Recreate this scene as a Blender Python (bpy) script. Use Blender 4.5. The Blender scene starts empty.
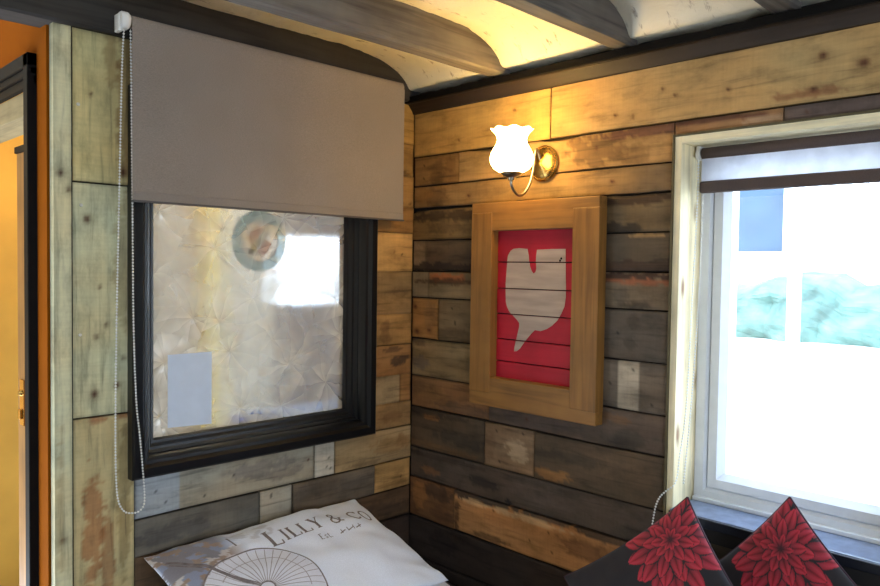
import bpy, bmesh, math, random
from math import sin, cos, pi, radians, sqrt, atan2
from mathutils import Vector, Matrix, noise as mnoise

random.seed(7)
SC = bpy.context.scene
COL = SC.collection

# ------------------------------------------------------------------ helpers
def lin(c):
    out = []
    for v in c[:3]:
        v = v / 255.0
        out.append(v / 12.92 if v <= 0.04045 else ((v + 0.055) / 1.055) ** 2.4)
    return tuple(out)

def nz(x, y, z=0.0, s=1.0):
    return mnoise.noise(Vector((x * s, y * s, z * s)))

def fbm(x, y, z=0.0):
    return mnoise.fractal(Vector((x, y, z)), 1.0, 2.0, 4)

def tag(o, label=None, cat=None, group=None, kind=None):
    if label: o['label'] = label
    if cat: o['category'] = cat
    if group: o['group'] = group
    if kind: o['kind'] = kind
    return o

def empty(name, loc=(0, 0, 0), parent=None):
    o = bpy.data.objects.new(name, None)
    o.empty_display_size = 0.05
    COL.objects.link(o)
    o.location = loc
    if parent: o.parent = parent
    return o

def link(name, me, mat=None, parent=None, smooth=False):
    o = bpy.data.objects.new(name, me)
    COL.objects.link(o)
    if mat: me.materials.append(mat)
    if smooth:
        for p in me.polygons: p.use_smooth = True
    if parent:
        o.parent = parent
        # geometry is written in world coordinates; empties carry a plain translation
        o.matrix_parent_inverse = Matrix.Translation(-parent.location) if parent.type == 'EMPTY' else Matrix.Identity(4)
    return o

class MB:
    def __init__(s):
        s.v = []; s.f = []; s.c = None; s.uv = None
    def add(s, vs, fs):
        b = len(s.v)
        s.v += [tuple(p) for p in vs]
        s.f += [tuple(i + b for i in f) for f in fs]
        return s
    def box(s, x0, x1, y0, y1, z0, z1, bev=0.0):
        x0, x1 = sorted((x0, x1)); y0, y1 = sorted((y0, y1)); z0, z1 = sorted((z0, z1))
        vs = [(x, y, z) for x in (x0, x1) for y in (y0, y1) for z in (z0, z1)]
        fs = [(0, 1, 3, 2), (4, 6, 7, 5), (0, 4, 5, 1), (2, 3, 7, 6), (0, 2, 6, 4), (1, 5, 7, 3)]
        if bev > 0:
            bm = bmesh.new()
            bv = [bm.verts.new(p) for p in vs]
            for f in fs: bm.faces.new([bv[i] for i in f])
            bmesh.ops.recalc_face_normals(bm, faces=bm.faces)
            bmesh.ops.bevel(bm, geom=list(bm.edges), offset=bev, segments=2, affect='EDGES', profile=0.5)
            bm.verts.index_update()
            vs = [v.co[:] for v in bm.verts]; fs = [[v.index for v in f.verts] for f in bm.faces]
            bm.free()
        return s.add(vs, fs)
    def tube(s, pts, r, n=10, caps=True):
        pts = [Vector(p) for p in pts]
        rs = r if isinstance(r, (list, tuple)) else [r] * len(pts)
        t0 = (pts[1] - pts[0]).normalized()
        up = Vector((0, 0, 1)) if abs(t0.z) < 0.9 else Vector((1, 0, 0))
        a = t0.cross(up).normalized()
        vs = []
        for i, p in enumerate(pts):
            t = (pts[min(i + 1, len(pts) - 1)] - pts[max(i - 1, 0)]).normalized()
            a = (a - t * a.dot(t)).normalized(); b = t.cross(a)
            for k in range(n):
                th = 2 * pi * k / n
                vs.append(p + (a * cos(th) + b * sin(th)) * rs[i])
        fs = []
        for i in range(len(pts) - 1):
            for k in range(n):
                k2 = (k + 1) % n
                fs.append((i * n + k, i * n + k2, (i + 1) * n + k2, (i + 1) * n + k))
        if caps:
            fs.append(tuple(range(n - 1, -1, -1)))
            fs.append(tuple(range((len(pts) - 1) * n, len(pts) * n)))
        return s.add(vs, fs)
    def lathe(s, prof, origin, axis=(0, 0, 1), n=40, rfun=None):
        ax = Vector(axis).normalized()
        a = ax.orthogonal().normalized(); b = ax.cross(a); o = Vector(origin)
        vs = []
        for (r, h) in prof:
            for k in range(n):
                th = 2 * pi * k / n
                rr, hh = rfun(r, h, th) if rfun else (r, h)
                vs.append(o + ax * hh + (a * cos(th) + b * sin(th)) * rr)
        fs = []
        for i in range(len(prof) - 1):
            for k in range(n):
                k2 = (k + 1) % n
                fs.append((i * n + k, i * n + k2, (i + 1) * n + k2, (i + 1) * n + k))
        return s.add(vs, fs)
    def sphere(s, c, r, n=8, m=6):
        prof = [(r * sin(pi * i / m), -r * cos(pi * i / m)) for i in range(m + 1)]
        return s.lathe(prof, c, n=n)
    def prism(s, poly, fn, d0, d1):
        """poly in 2-D, fn(a,b,d) -> world; extruded from d0 to d1"""
        n = len(poly)
        vs = [fn(a, b, d0) for a, b in poly] + [fn(a, b, d1) for a, b in poly]
        fs = [tuple(range(n)), tuple(range(2 * n - 1, n - 1, -1))]
        fs += [(i, i + n, (i + 1) % n + n, (i + 1) % n) for i in range(n)]
        return s.add(vs, fs)
    def mesh(s, name, weld=True):
        me = bpy.data.meshes.new(name)
        me.from_pydata(s.v, [], s.f)
        bm = bmesh.new(); bm.from_mesh(me)
        if weld and s.c is None:
            bmesh.ops.remove_doubles(bm, verts=bm.verts, dist=1e-6)
        bmesh.ops.recalc_face_normals(bm, faces=bm.faces)
        bm.to_mesh(me); bm.free()
        return me
    def build(s, name, mat, parent=None, smooth=False, weld=True):
        return link(name, s.mesh(name, weld), mat, parent, smooth)

def autosmooth(o, ang=40):
    for p in o.data.polygons: p.use_smooth = True
    try: o.data.set_sharp_from_angle(angle=radians(ang))
    except Exception: pass
    return o

# ------------------------------------------------------------------ materials
def newmat(name):
    m = bpy.data.materials.new(name); m.use_nodes = True
    nt = m.node_tree; nt.nodes.clear()
    out = nt.nodes.new('ShaderNodeOutputMaterial')
    return m, nt, out

class NT:
    def __init__(s, nt): s.nt = nt
    def n(s, t, ins=None, **kw):
        x = s.nt.nodes.new('ShaderNode' + t)
        for k, v in kw.items(): setattr(x, k, v)
        if ins:
            for k, v in ins.items():
                if isinstance(v, bpy.types.NodeSocket): s.nt.links.new(v, x.inputs[k])
                else: x.inputs[k].default_value = v
        return x
    def math(s, op, a, b=0.0, c=None):
        d = {0: a, 1: b}
        if c is not None: d[2] = c
        return s.n('Math', d, operation=op).outputs[0]
    def ramp(s, f, stops, interp='LINEAR'):
        r = s.n('ValToRGB', {0: f}); cr = r.color_ramp; cr.interpolation = interp
        while len(cr.elements) < len(stops): cr.elements.new(0.5)
        for e, (p, c) in zip(cr.elements, stops):
            e.position = p
            e.color = (c, c, c, 1) if isinstance(c, (int, float)) else (*c, 1)
        return r.outputs[0]
    def mix(s, a, b, f, mode='MIX'):
        x = s.n('Mix', None, data_type='RGBA', blend_type=mode)
        for i, v in ((0, f), (6, a), (7, b)):
            if isinstance(v, bpy.types.NodeSocket): s.nt.links.new(v, x.inputs[i])
            else: x.inputs[i].default_value = (*v, 1) if isinstance(v, tuple) and len(v) == 3 else v
        return x.outputs[2]

def simple(name, col, rough=0.6, metal=0.0, var=0.12, scale=30, bump=0.0, bscale=80, spec=0.4, stretch=(1, 1, 1), sheen=0.0):
    m, nt, out = newmat(name); N = NT(nt)
    tc = N.n('TexCoord').outputs['Object']
    mp = N.n('Mapping', {'Vector': tc, 'Scale': stretch}).outputs[0]
    no = N.n('TexNoise', {'Vector': mp, 'Scale': scale, 'Detail': 4.0}).outputs[0]
    f = N.ramp(no, [(0.3, 1 - var), (0.7, 1 + var)])
    c = N.mix(lin(col), f, 1.0, 'MULTIPLY')
    p = N.n('BsdfPrincipled', {'Base Color': c, 'Roughness': rough, 'Metallic': metal, 'Specular IOR Level': spec})
    if sheen: p.inputs['Sheen Weight'].default_value = sheen
    if bump > 0:
        nb = N.n('TexNoise', {'Vector': mp, 'Scale': bscale, 'Detail': 5.0}).outputs[0]
        b = N.n('Bump', {'Height': nb, 'Strength': bump, 'Distance': 0.004})
        nt.links.new(b.outputs[0], p.inputs['Normal'])
    nt.links.new(p.outputs[0], out.inputs[0])
    return m

def wood_attr(name, rough=0.72):
    """timber: colour from the painted attribute, grain along the uv's u direction"""
    m, nt, out = newmat(name); N = NT(nt)
    at = N.n('Attribute', None, attribute_name='tint').outputs['Color']
    uv = N.n('UVMap', None, uv_map='grain').outputs[0]
    m1 = N.n('Mapping', {'Vector': uv, 'Scale': (2.2, 30.0, 1)}).outputs[0]
    n1 = N.n('TexNoise', {'Vector': m1, 'Scale': 1.6, 'Detail': 6.0, 'Roughness': 0.6, 'Distortion': 0.6}).outputs[0]
    m2 = N.n('Mapping', {'Vector': uv, 'Scale': (6.0, 12.0, 1)}).outputs[0]
    n2 = N.n('TexNoise', {'Vector': m2, 'Scale': 1.4, 'Detail': 5.0, 'Roughness': 0.65}).outputs[0]
    m3 = N.n('Mapping', {'Vector': uv, 'Scale': (120.0, 9.0, 1)}).outputs[0]
    n3 = N.n('TexNoise', {'Vector': m3, 'Scale': 1.0, 'Detail': 2.0}).outputs[0]     # saw marks across the board
    g = N.ramp(n1, [(0.28, 0.55), (0.45, 0.98), (0.75, 1.16)])
    b = N.ramp(n2, [(0.3, 0.66), (0.5, 1.0), (0.75, 1.16)])
    s = N.ramp(n3, [(0.3, 0.95), (0.6, 1.02)])
    c = N.mix(at, g, 1.0, 'MULTIPLY'); c = N.mix(c, b, 1.0, 'MULTIPLY'); c = N.mix(c, s, 1.0, 'MULTIPLY')
    hgt = N.math('ADD', N.math('MULTIPLY', n1, 0.7), N.math('MULTIPLY', n3, 0.3))
    bp = N.n('Bump', {'Height': hgt, 'Strength': 0.35, 'Distance': 0.003})
    p = N.n('BsdfPrincipled', {'Base Color': c, 'Roughness': rough, 'Specular IOR Level': 0.3, 'Normal': bp.outputs[0]})
    nt.links.new(p.outputs[0], out.inputs[0])
    return m

def vcol_mat(name, rough=0.85, bump=0.15, bscale=500, sheen=0.3, weave=True):
    m, nt, out = newmat(name); N = NT(nt)
    at = N.n('Attribute', None, attribute_name='tint').outputs['Color']
    tc = N.n('TexCoord').outputs['Object']
    nb = N.n('TexNoise', {'Vector': tc, 'Scale': bscale, 'Detail': 2.0}).outputs[0]
    f = N.ramp(nb, [(0.3, 0.9), (0.7, 1.08)])
    c = N.mix(at, f, 1.0, 'MULTIPLY')
    b = N.n('Bump', {'Height': nb, 'Strength': bump, 'Distance': 0.001})
    p = N.n('BsdfPrincipled', {'Base Color': c, 'Roughness': rough, 'Sheen Weight': sheen, 'Normal': b.outputs[0]})
    nt.links.new(p.outputs[0], out.inputs[0])
    return m

def wood_solid(name, col, rough=0.6, axis='Y', knots=False, contrast=0.3, red=None):
    """timber in one tone, grain along one object axis"""
    m, nt, out = newmat(name); N = NT(nt)
    tc = N.n('TexCoord').outputs['Object']
    sc = {'X': (2.5, 45, 45), 'Y': (45, 2.5, 45), 'Z': (45, 45, 2.5)}[axis]
    mp = N.n('Mapping', {'Vector': tc, 'Scale': sc}).outputs[0]
    n1 = N.n('TexNoise', {'Vector': mp, 'Scale': 1.2, 'Detail': 6.0, 'Distortion': 0.5}).outputs[0]
    n2 = N.n('TexNoise', {'Vector': tc, 'Scale': 7.0, 'Detail': 4.0}).outputs[0]
    c = N.mix(lin(col), N.ramp(n1, [(0.3, 1 - contrast), (0.5, 1.0), (0.75, 1 + contrast * 0.5)]), 1.0, 'MULTIPLY')
    c = N.mix(c, N.ramp(n2, [(0.3, 0.8), (0.7, 1.15)]), 1.0, 'MULTIPLY')
    if knots:
        ks = {'X': (4, 14, 14), 'Y': (14, 4, 14), 'Z': (14, 14, 5)}[axis]
        mk = N.n('Mapping', {'Vector': tc, 'Scale': ks}).outputs[0]
        vo = N.n('TexVoronoi', {'Vector': mk, 'Scale': 0.9}).outputs['Distance']
        c = N.mix(lin((120, 70, 35)), c, N.ramp(vo, [(0.06, 0.15), (0.2, 1.0)]))
    bp = N.n('Bump', {'Height': n1, 'Strength': 0.25, 'Distance': 0.003})
    p = N.n('BsdfPrincipled', {'Base Color': c, 'Roughness': rough, 'Specular IOR Level': 0.35, 'Normal': bp.outputs[0]})
    nt.links.new(p.outputs[0], out.inputs[0])
    return m

def plaster(name, col, rough=0.8, strength=0.6, stains=True):
    m, nt, out = newmat(name); N = NT(nt)
    tc = N.n('TexCoord').outputs['Object']
    n1 = N.n('TexNoise', {'Vector': tc, 'Scale': 9.0, 'Detail': 8.0, 'Roughness': 0.62, 'Distortion': 0.8}).outputs[0]
    n2 = N.n('TexNoise', {'Vector': tc, 'Scale': 3.5, 'Detail': 3.0}).outputs[0]
    mx = N.n('Mapping', {'Vector': tc, 'Scale': (8, 22, 8)}).outputs[0]
    n3 = N.n('TexNoise', {'Vector': mx, 'Scale': 1.6, 'Detail': 6.0, 'Roughness': 0.7}).outputs[0]
    c = N.mix(lin(col), N.ramp(n2, [(0.3, 0.86), (0.7, 1.08)]), 1.0, 'MULTIPLY')
    if stains:
        c = N.mix(c, lin((120, 95, 62)), N.ramp(n3, [(0.60, 0.0), (0.70, 0.75)]))
    bp = N.n('Bump', {'Height': n1, 'Strength': strength, 'Distance': 0.012})
    p = N.n('BsdfPrincipled', {'Base Color': c, 'Roughness': rough, 'Specular IOR Level': 0.4, 'Normal': bp.outputs[0]})
    nt.links.new(p.outputs[0], out.inputs[0])
    return m

def glass_mat(name, tintc=(1, 1, 1), gloss=0.06):
    m, nt, out = newmat(name); N = NT(nt)
    tc = N.n('TexCoord').outputs['Object']
    n0 = N.n('TexNoise', {'Vector': tc, 'Scale': 6.0, 'Detail': 2.0}).outputs[0]
    t = N.n('BsdfTransparent', {'Color': (*tintc, 1)})
    g = N.n('BsdfGlossy', {'Roughness': 0.03, 'Color': (1, 1, 1, 1)})
    f = N.math('MULTIPLY_ADD', n0, 0.02, gloss)
    x = N.n('MixShader', {0: f, 1: t.outputs[0], 2: g.outputs[0]})
    nt.links.new(x.outputs[0], out.inputs[0])
    return m

def film_glass(name):
    """etched privacy film: starburst leaf facets, half see-through"""
    m, nt, out = newmat(name); N = NT(nt)
    tc = N.n('TexCoord').outputs['Object']
    sep = N.n('SeparateXYZ', {0: tc})
    flat = N.n('CombineXYZ', {0: sep.outputs[0], 1: sep.outputs[2], 2: 0.0}).outputs[0]
    wob = N.n('TexNoise', {'Vector': flat, 'Scale': 9.0, 'Detail': 2.0})
    v1 = N.n('VectorMath', {0: wob.outputs['Color'], 1: (0.5, 0.5, 0.5)}, operation='SUBTRACT').outputs[0]
    v2 = N.n('VectorMath', {0: v1, 'Scale': 0.05}, operation='SCALE').outputs[0]
    p0 = N.n('VectorMath', {0: flat, 1: v2}, operation='ADD').outputs[0]
    layers = []
    for sc_, off, kw in ((4.6, (0, 0, 0), 10.0), (6.0, (3.1, 1.7, 0), 8.0)):
        pv = N.n('VectorMath', {0: p0, 1: off}, operation='ADD').outputs[0]
        vo = N.n('TexVoronoi', {'Vector': pv, 'Scale': sc_, 'Randomness': 0.9}, voronoi_dimensions='2D')
        d = N.n('VectorMath', {0: pv, 1: vo.outputs['Position']}, operation='SUBTRACT').outputs[0]
        ds = N.n('SeparateXYZ', {0: d})
        ang = N.math('ARCTAN2', ds.outputs[1], ds.outputs[0])
        csep = N.n('SeparateColor', {0: vo.outputs['Color']})
        a2 = N.math('MULTIPLY_ADD', ang, kw / (2 * pi), csep.outputs[0])
        wedge = N.math('FLOOR', a2); frac = N.math('FRACT', a2)
        wn = N.n('TexWhiteNoise', {'Vector': N.n('CombineXYZ', {0: wedge, 1: N.math('MULTIPLY', csep.outputs[1], 91.0), 2: 0.0}).outputs[0]}, noise_dimensions='2D').outputs[0]
        ridge = N.math('MULTIPLY', frac, 0.5)
        lay = N.math('ADD', N.math('MULTIPLY', wn, 0.65), ridge)
        fade = N.ramp(vo.outputs['Distance'], [(0.05, 1.0), (0.75, 0.35)])
        layers.append(N.math('MULTIPLY', lay, fade))
    h = N.math('MULTIPLY_ADD', layers[1], 0.5, layers[0])
    patch = N.n('TexNoise', {'Vector': flat, 'Scale': 4.0, 'Detail': 3.0}).outputs[0]
    hh = N.math('MULTIPLY', h, N.ramp(patch, [(0.35, 0.45), (0.6, 1.0)]))
    bp = N.n('Bump', {'Height': hh, 'Strength': 0.5, 'Distance': 0.018})
    colr = N.ramp(hh, [(0.1, lin((120, 118, 122))), (0.45, lin((184, 179, 168))), (0.85, lin((240, 236, 225)))])
    dif = N.n('BsdfPrincipled', {'Base Color': colr, 'Roughness': 0.32, 'Metallic': 0.35, 'Normal': bp.outputs[0]})
    trl = N.n('BsdfTranslucent', {'Color': (0.85, 0.84, 0.8, 1)})
    film = N.n('MixShader', {0: 0.35, 1: dif.outputs[0], 2: trl.outputs[0]})
    t1 = N.n('BsdfTransparent', {'Color': (0.95, 0.95, 0.95, 1)})
    t2 = N.n('BsdfRefraction', {'Color': (0.95, 0.95, 0.95, 1), 'IOR': 1.08, 'Roughness': 0.2, 'Normal': bp.outputs[0]})
    tr = N.n('MixShader', {0: 0.55, 1: t1.outputs[0], 2: t2.outputs[0]})
    f = N.ramp(hh, [(0.1, 0.34), (0.8, 0.62)])
    x = N.n('MixShader', {0: f, 1: tr.outputs[0], 2: film.outputs[0]})
    nt.links.new(x.outputs[0], out.inputs[0])
    return m

def seethru(name, col, f=.5):
    m, nt, out = newmat(name); N = NT(nt)
    tc = N.n('TexCoord').outputs['Object']
    no = N.n('TexNoise', {'Vector': tc, 'Scale': 18.0, 'Detail': 3.0}).outputs[0]
    c = N.mix(lin(col), N.ramp(no, [(0.3, 0.88), (0.7, 1.1)]), 1.0, 'MULTIPLY')
    d = N.n('BsdfDiffuse', {'Color': c}); tl = N.n('BsdfTranslucent', {'Color': c}); tr = N.n('BsdfTransparent', {'Color': c})
    a = N.n('MixShader', {0: .6, 1: d.outputs[0], 2: tl.outputs[0]})
    x = N.n('MixShader', {0: f, 1: a.outputs[0], 2: tr.outputs[0]})
    nt.links.new(x.outputs[0], out.inputs[0]); return m

def emit_mat(name, col, st, base=(255, 250, 235)):
    m, nt, out = newmat(name); N = NT(nt)
    tc = N.n('TexCoord').outputs['Object']
    n0 = N.n('TexNoise', {'Vector': tc, 'Scale': 20.0}).outputs[0]
    s = N.math('MULTIPLY', N.ramp(n0, [(0.2, 0.9), (0.8, 1.05)]), st)
    p = N.n('BsdfPrincipled', {'Base Color': (*lin(base), 1), 'Roughness': 0.4, 'Emission Color': (*col, 1), 'Emission Strength': s})
    nt.links.new(p.outputs[0], out.inputs[0])
    return m

M = {}
M['planks'] = wood_attr('reclaimed planks')
M['fabric_print'] = vcol_mat('printed cotton', bump=0.12)
M['cushion'] = vcol_mat('printed cushion fabric', rough=0.8, bump=0.2, sheen=0.08)
M['backing'] = simple('dark backing behind the planks', (30, 24, 20), 0.95)
M['beam'] = wood_solid('old grey beam', (108, 101, 94), 0.75, 'X', contrast=0.45)
M['beamdark'] = wood_solid('old black brown beam', (52, 48, 45), 0.75, 'X', contrast=0.45)
M['plate'] = wood_solid('moulding browned for lamplight', (46, 34, 24), 0.6, 'Y', contrast=0.3)  # brown tone carries lamplight on the lower face
M['plaster'] = plaster('rough cream plaster', (238, 230, 208), 0.62, 0.8)
M['black'] = simple('black gloss paint', (15, 16, 19), 0.3, var=0.15, bump=0.12, bscale=40, spec=0.5)
M['blackmatt'] = simple('black paint', (14, 12, 11), 0.6, var=0.15, spec=0.12)
M['pvc'] = simple('white upvc', (225, 228, 235), 0.35, var=0.03)
M['plastic'] = simple('white plastic', (230, 228, 224), 0.4, var=0.03)
M['pine'] = wood_solid('pale new pine', (240, 224, 184), 0.6, 'Z', knots=True, contrast=0.22)
M['pinelong'] = wood_solid('pale new pine laid along', (242, 228, 190), 0.6, 'Y', contrast=0.22)
M['frameV'] = wood_solid('stained frame stile', (142, 98, 46), 0.5, 'Z', contrast=0.3)
M['frameH'] = wood_solid('stained frame rail', (144, 100, 48), 0.5, 'Y', contrast=0.3)
M['red'] = wood_solid('red painted board', (172, 22, 42), 0.5, 'Y', contrast=0.12)
M['emblem'] = simple('off white brushed paint', (172, 152, 138), 0.6, var=0.18, scale=14, stretch=(1, 0.4, 3))
M['sill'] = simple('sill paint lightened for sheen', (112, 124, 150), 0.14, var=0.15, spec=0.6)  # dark sill's reflected daylight is put into this lighter colour
M['orange'] = simple('orange brown wall paint', (142, 76, 12), 0.95, var=0.08, scale=5, spec=0.05)
M['yellow'] = simple('yellow wall paint', (214, 164, 66), 0.7, var=0.08, scale=5)
M['cream'] = simple('cream wall paint', (192, 182, 162), 0.8, var=0.1, scale=4)
M['mauve'] = simple('mauve grey wall paint', (84, 76, 78), 0.8, var=0.12, scale=4)
M['brass'] = simple('worn brass', (190, 150, 80), 0.25, metal=1.0, var=0.1)
M['steel'] = simple('brushed steel', (170, 160, 145), 0.3, metal=1.0, var=0.1)
M['screw'] = simple('bright screw head', (215, 210, 200), 0.35, metal=0.6, var=0.1)
M['floor'] = wood_solid('dark floor boards', (70, 52, 38), 0.6, 'X')
M['bench'] = simple('dark brown leather', (42, 30, 26), 0.5, var=0.2, bump=0.3, bscale=60)
M['shade'] = emit_mat('glowing frosted glass', (1.0, 0.65, 0.20), 27.0)
M['bulb'] = emit_mat('lamp bulb', (1.0, 0.7, 0.3), 30.0)
M['glass'] = glass_mat('window glass')
M['film'] = film_glass('patterned privacy glass')
M['paper'] = simple('pale blue grey paper', (216, 228, 245), 0.7, var=0.03)
M['ink'] = simple('faded grey brown print', (124, 114, 116), 0.9, var=0.25, scale=60)
M['inklight'] = simple('pale grey print', (168, 160, 164), 0.9, var=0.2, scale=60)
M['white'] = simple('white cotton', (222, 222, 228), 0.9, var=0.05, bump=0.3, bscale=25, sheen=0.2)

# blind fabric
def fabric(name, col, ws=900):
    m, nt, out = newmat(name); N = NT(nt)
    tc = N.n('TexCoord').outputs['Object']
    m1 = N.n('Mapping', {'Vector': tc, 'Scale': (260, 260, 900)}).outputs[0]
    n1 = N.n('TexNoise', {'Vector': m1, 'Scale': 1.0, 'Detail': 2.0}).outputs[0]
    n2 = N.n('TexNoise', {'Vector': tc, 'Scale': 5.0, 'Detail': 4.0}).outputs[0]
    c = N.mix(lin(col), N.ramp(n1, [(0.3, 0.84), (0.7, 1.12)]), 1.0, 'MULTIPLY')
    c = N.mix(c, N.ramp(n2, [(0.3, 0.94), (0.7, 1.05)]), 1.0, 'MULTIPLY')
    b = N.n('Bump', {'Height': n1, 'Strength': 0.2, 'Distance': 0.001})
    p = N.n('BsdfPrincipled', {'Base Color': c, 'Roughness': 0.8, 'Normal': b.outputs[0], 'Specular IOR Level': 0.25})
    tl = N.n('BsdfTranslucent', {'Color': c})
    x = N.n('MixShader', {0: 0.08, 1: p.outputs[0], 2: tl.outputs[0]})
    nt.links.new(x.outputs[0], out.inputs[0])
    return m
M['taupe'] = fabric('taupe blind fabric', (150, 139, 131))
M['taupedark'] = fabric('dark taupe blind fabric', (92, 78, 74))
M['blindlight'] = seethru('pale grey blind fabric', (222, 222, 232), .02)

# ------------------------------------------------------------------ plank cladding
class Planks:
    """many boards of one clad wall, collected in one mesh with painted tint and grain uv"""
    def __init__(s): s.v = []; s.f = []; s.c = []; s.uv = []
    def board(s, a0, a1, b0, b1, fn, col, th=0.02, cell=0.008, vertical=False, wob=0.003, feats=(), lift=None,
              mott=0.34, edge=0.22, wane_top=0.0, wane_bot=0.0):
        a0, a1 = sorted((a0, a1)); b0, b1 = sorted((b0, b1))
        g = 0.0009
        a0 += g; a1 -= g; b0 += g; b1 -= g
        na = max(2, int((a1 - a0) / cell)); nb = max(3, int((b1 - b0) / cell))
        sd = random.uniform(0, 100)
        lift = random.uniform(-0.003, 0.004) if lift is None else lift
        base = lin(col); base0 = len(s.v)
        wob = min(wob, (b1 - b0) * 0.03)
        for j in range(nb + 1):
            for i in range(na + 1):
                a = a0 + (a1 - a0) * i / na; q = j / nb
                b = b0 + (b1 - b0) * q
                long_ = b if vertical else a
                if not vertical:
                    lo = (nz(a * 4, sd) * wob) - wane_bot * max(0, nz(a * 6, sd + 9) ) * -1
                    hi = (nz(a * 4, sd + 5) * wob) - wane_top * max(0, nz(a * 6, sd + 19))
                    b = b + lo * (1 - q) + hi * q
                # rounded arris
                eb = min(q, 1 - q) * (b1 - b0); ea = min(i / na, 1 - i / na) * (a1 - a0)
                drop = 0.0
                if min(eb, ea) < 1e-5: drop = 0.0018
                d = lift - drop + 0.0012 * nz(a * 12, b * 30, sd)
                s.v.append(fn(a, b, d))
                c = list(base)
                m1 = fbm(a * (9 if vertical else 4) + sd, b * (4 if vertical else 14), sd)
                k = 1 + mott * m1
                # hue wander between grey and warm
                w = 0.10 * fbm(a * 3 + sd * 2, b * 6, sd + 40)
                c = [c[0] * k * (1 + w), c[1] * k, c[2] * k * (1 - w)]
                for ft in feats:
                    t = ft[0]
                    if t == 'knot':
                        _, ka, kb, r = ft
                        da, db = (a - ka), (b - kb)
                        if vertical: da, db = db, da
                        dd = sqrt((da / 1.25) ** 2 + db ** 2) / r * (1 + 0.25 * nz(a * 60, b * 60, sd))
                        if dd < 2.2:
                            kk = max(0.0, min(1.0, 1.25 - dd)) ; hal = max(0.0, 1 - dd / 2.2) * 0.35
                            kc = lin((82, 42, 24)); f = max(kk, hal)
                            c = [c[x] * (1 - f) + kc[x] * f for x in range(3)]
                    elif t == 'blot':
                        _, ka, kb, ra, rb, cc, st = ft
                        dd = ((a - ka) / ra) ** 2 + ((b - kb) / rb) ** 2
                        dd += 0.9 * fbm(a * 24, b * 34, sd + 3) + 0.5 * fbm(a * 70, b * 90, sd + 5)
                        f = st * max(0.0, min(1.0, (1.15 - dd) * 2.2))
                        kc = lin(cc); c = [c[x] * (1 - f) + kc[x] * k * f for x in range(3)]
                    elif t == 'zone':
                        _, z0, z1, cc = ft
                        p = (b if vertical else a)
                        if z0 <= p <= z1:
                            kc = lin(cc); c = [kc[x] * k for x in range(3)]
                            if min(abs(p - z0), abs(p - z1)) < 0.004: c = [x * 0.6 for x in c]
                    elif t == 'nail':
                        _, ka, kb = ft
                        if (a - ka) ** 2 + (b - kb) ** 2 < 0.0045 ** 2: c = [x * 0.25 for x in c]
                    elif t == 'grad':      # colour drift along the board
                        _, z0, z1, cc = ft
                        p = (b if vertical else a)
                        f = max(0.0, min(1.0, (p - z0) / (z1 - z0)))
                        f = max(0.0, min(1.0, f + 0.3 * fbm(a * 8, b * 12, sd + 70)))
                        kc = lin(cc); c = [c[x] * (1 - f) + kc[x] * k * f for x in range(3)]
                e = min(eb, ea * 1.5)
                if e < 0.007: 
                    kk = 1 - edge * (1 - e / 0.007)  # shading of a bevelled edge painted into the tint
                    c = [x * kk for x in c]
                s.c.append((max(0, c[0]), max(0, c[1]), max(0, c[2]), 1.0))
                s.uv.append((b + sd, a + sd * 1.3) if vertical else (a + sd, b + sd * 1.3))
        W = na + 1
        for j in range(nb):
            for i in range(na):
                k = base0 + j * W + i
                s.f.append((k, k + 1, k + W + 1, k + W))
        # edge skirts back to the wall
        ring = [base0 + i for i in range(W)] + [base0 + j * W + na for j in range(1, nb + 1)] + \
               [base0 + nb * W + i for i in range(na - 1, -1, -1)] + [base0 + j * W for j in range(nb - 1, 0, -1)]
        b2 = len(s.v)
        for r in ring:
            i = (r - base0) % W; j = (r - base0) // W
            a = a0 + (a1 - a0) * i / na; b = b0 + (b1 - b0) * j / nb
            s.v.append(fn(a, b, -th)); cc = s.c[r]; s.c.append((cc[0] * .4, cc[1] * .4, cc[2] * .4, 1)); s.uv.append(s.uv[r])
        n = len(ring)
        for k in range(n):
            k2 = (k + 1) % n
            s.f.append((ring[k], b2 + k, b2 + k2, ring[k2]))
    def build(s, name, mat, parent=None):
        me = bpy.data.meshes.new(name)
        me.from_pydata(s.v, [], s.f)
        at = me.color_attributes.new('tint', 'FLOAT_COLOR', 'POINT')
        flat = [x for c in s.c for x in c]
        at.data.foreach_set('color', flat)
        uvl = me.uv_layers.new(name='grain')
        buf = []
        for l in me.loops: buf += s.uv[l.vertex_index]
        uvl.data.foreach_set('uv', buf)
        bm = bmesh.new(); bm.from_mesh(me); bmesh.ops.recalc_face_normals(bm, faces=bm.faces); bm.to_mesh(me); bm.free()
        return link(name, me, mat, parent)

fnR = lambda a, b, d: (-d, a, b)      # right wall: a = y, b = z, d out of the wall (towards -x)
fnL = lambda a, b, d: (a, -d, b)      # left wall: a = x

def nails(*pts): return [('nail', a, b) for a, b in pts]

R = Planks()
def rb(*a, **k): R.board(a[0], a[1], a[2], a[3], fnR, a[4], **k)
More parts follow.
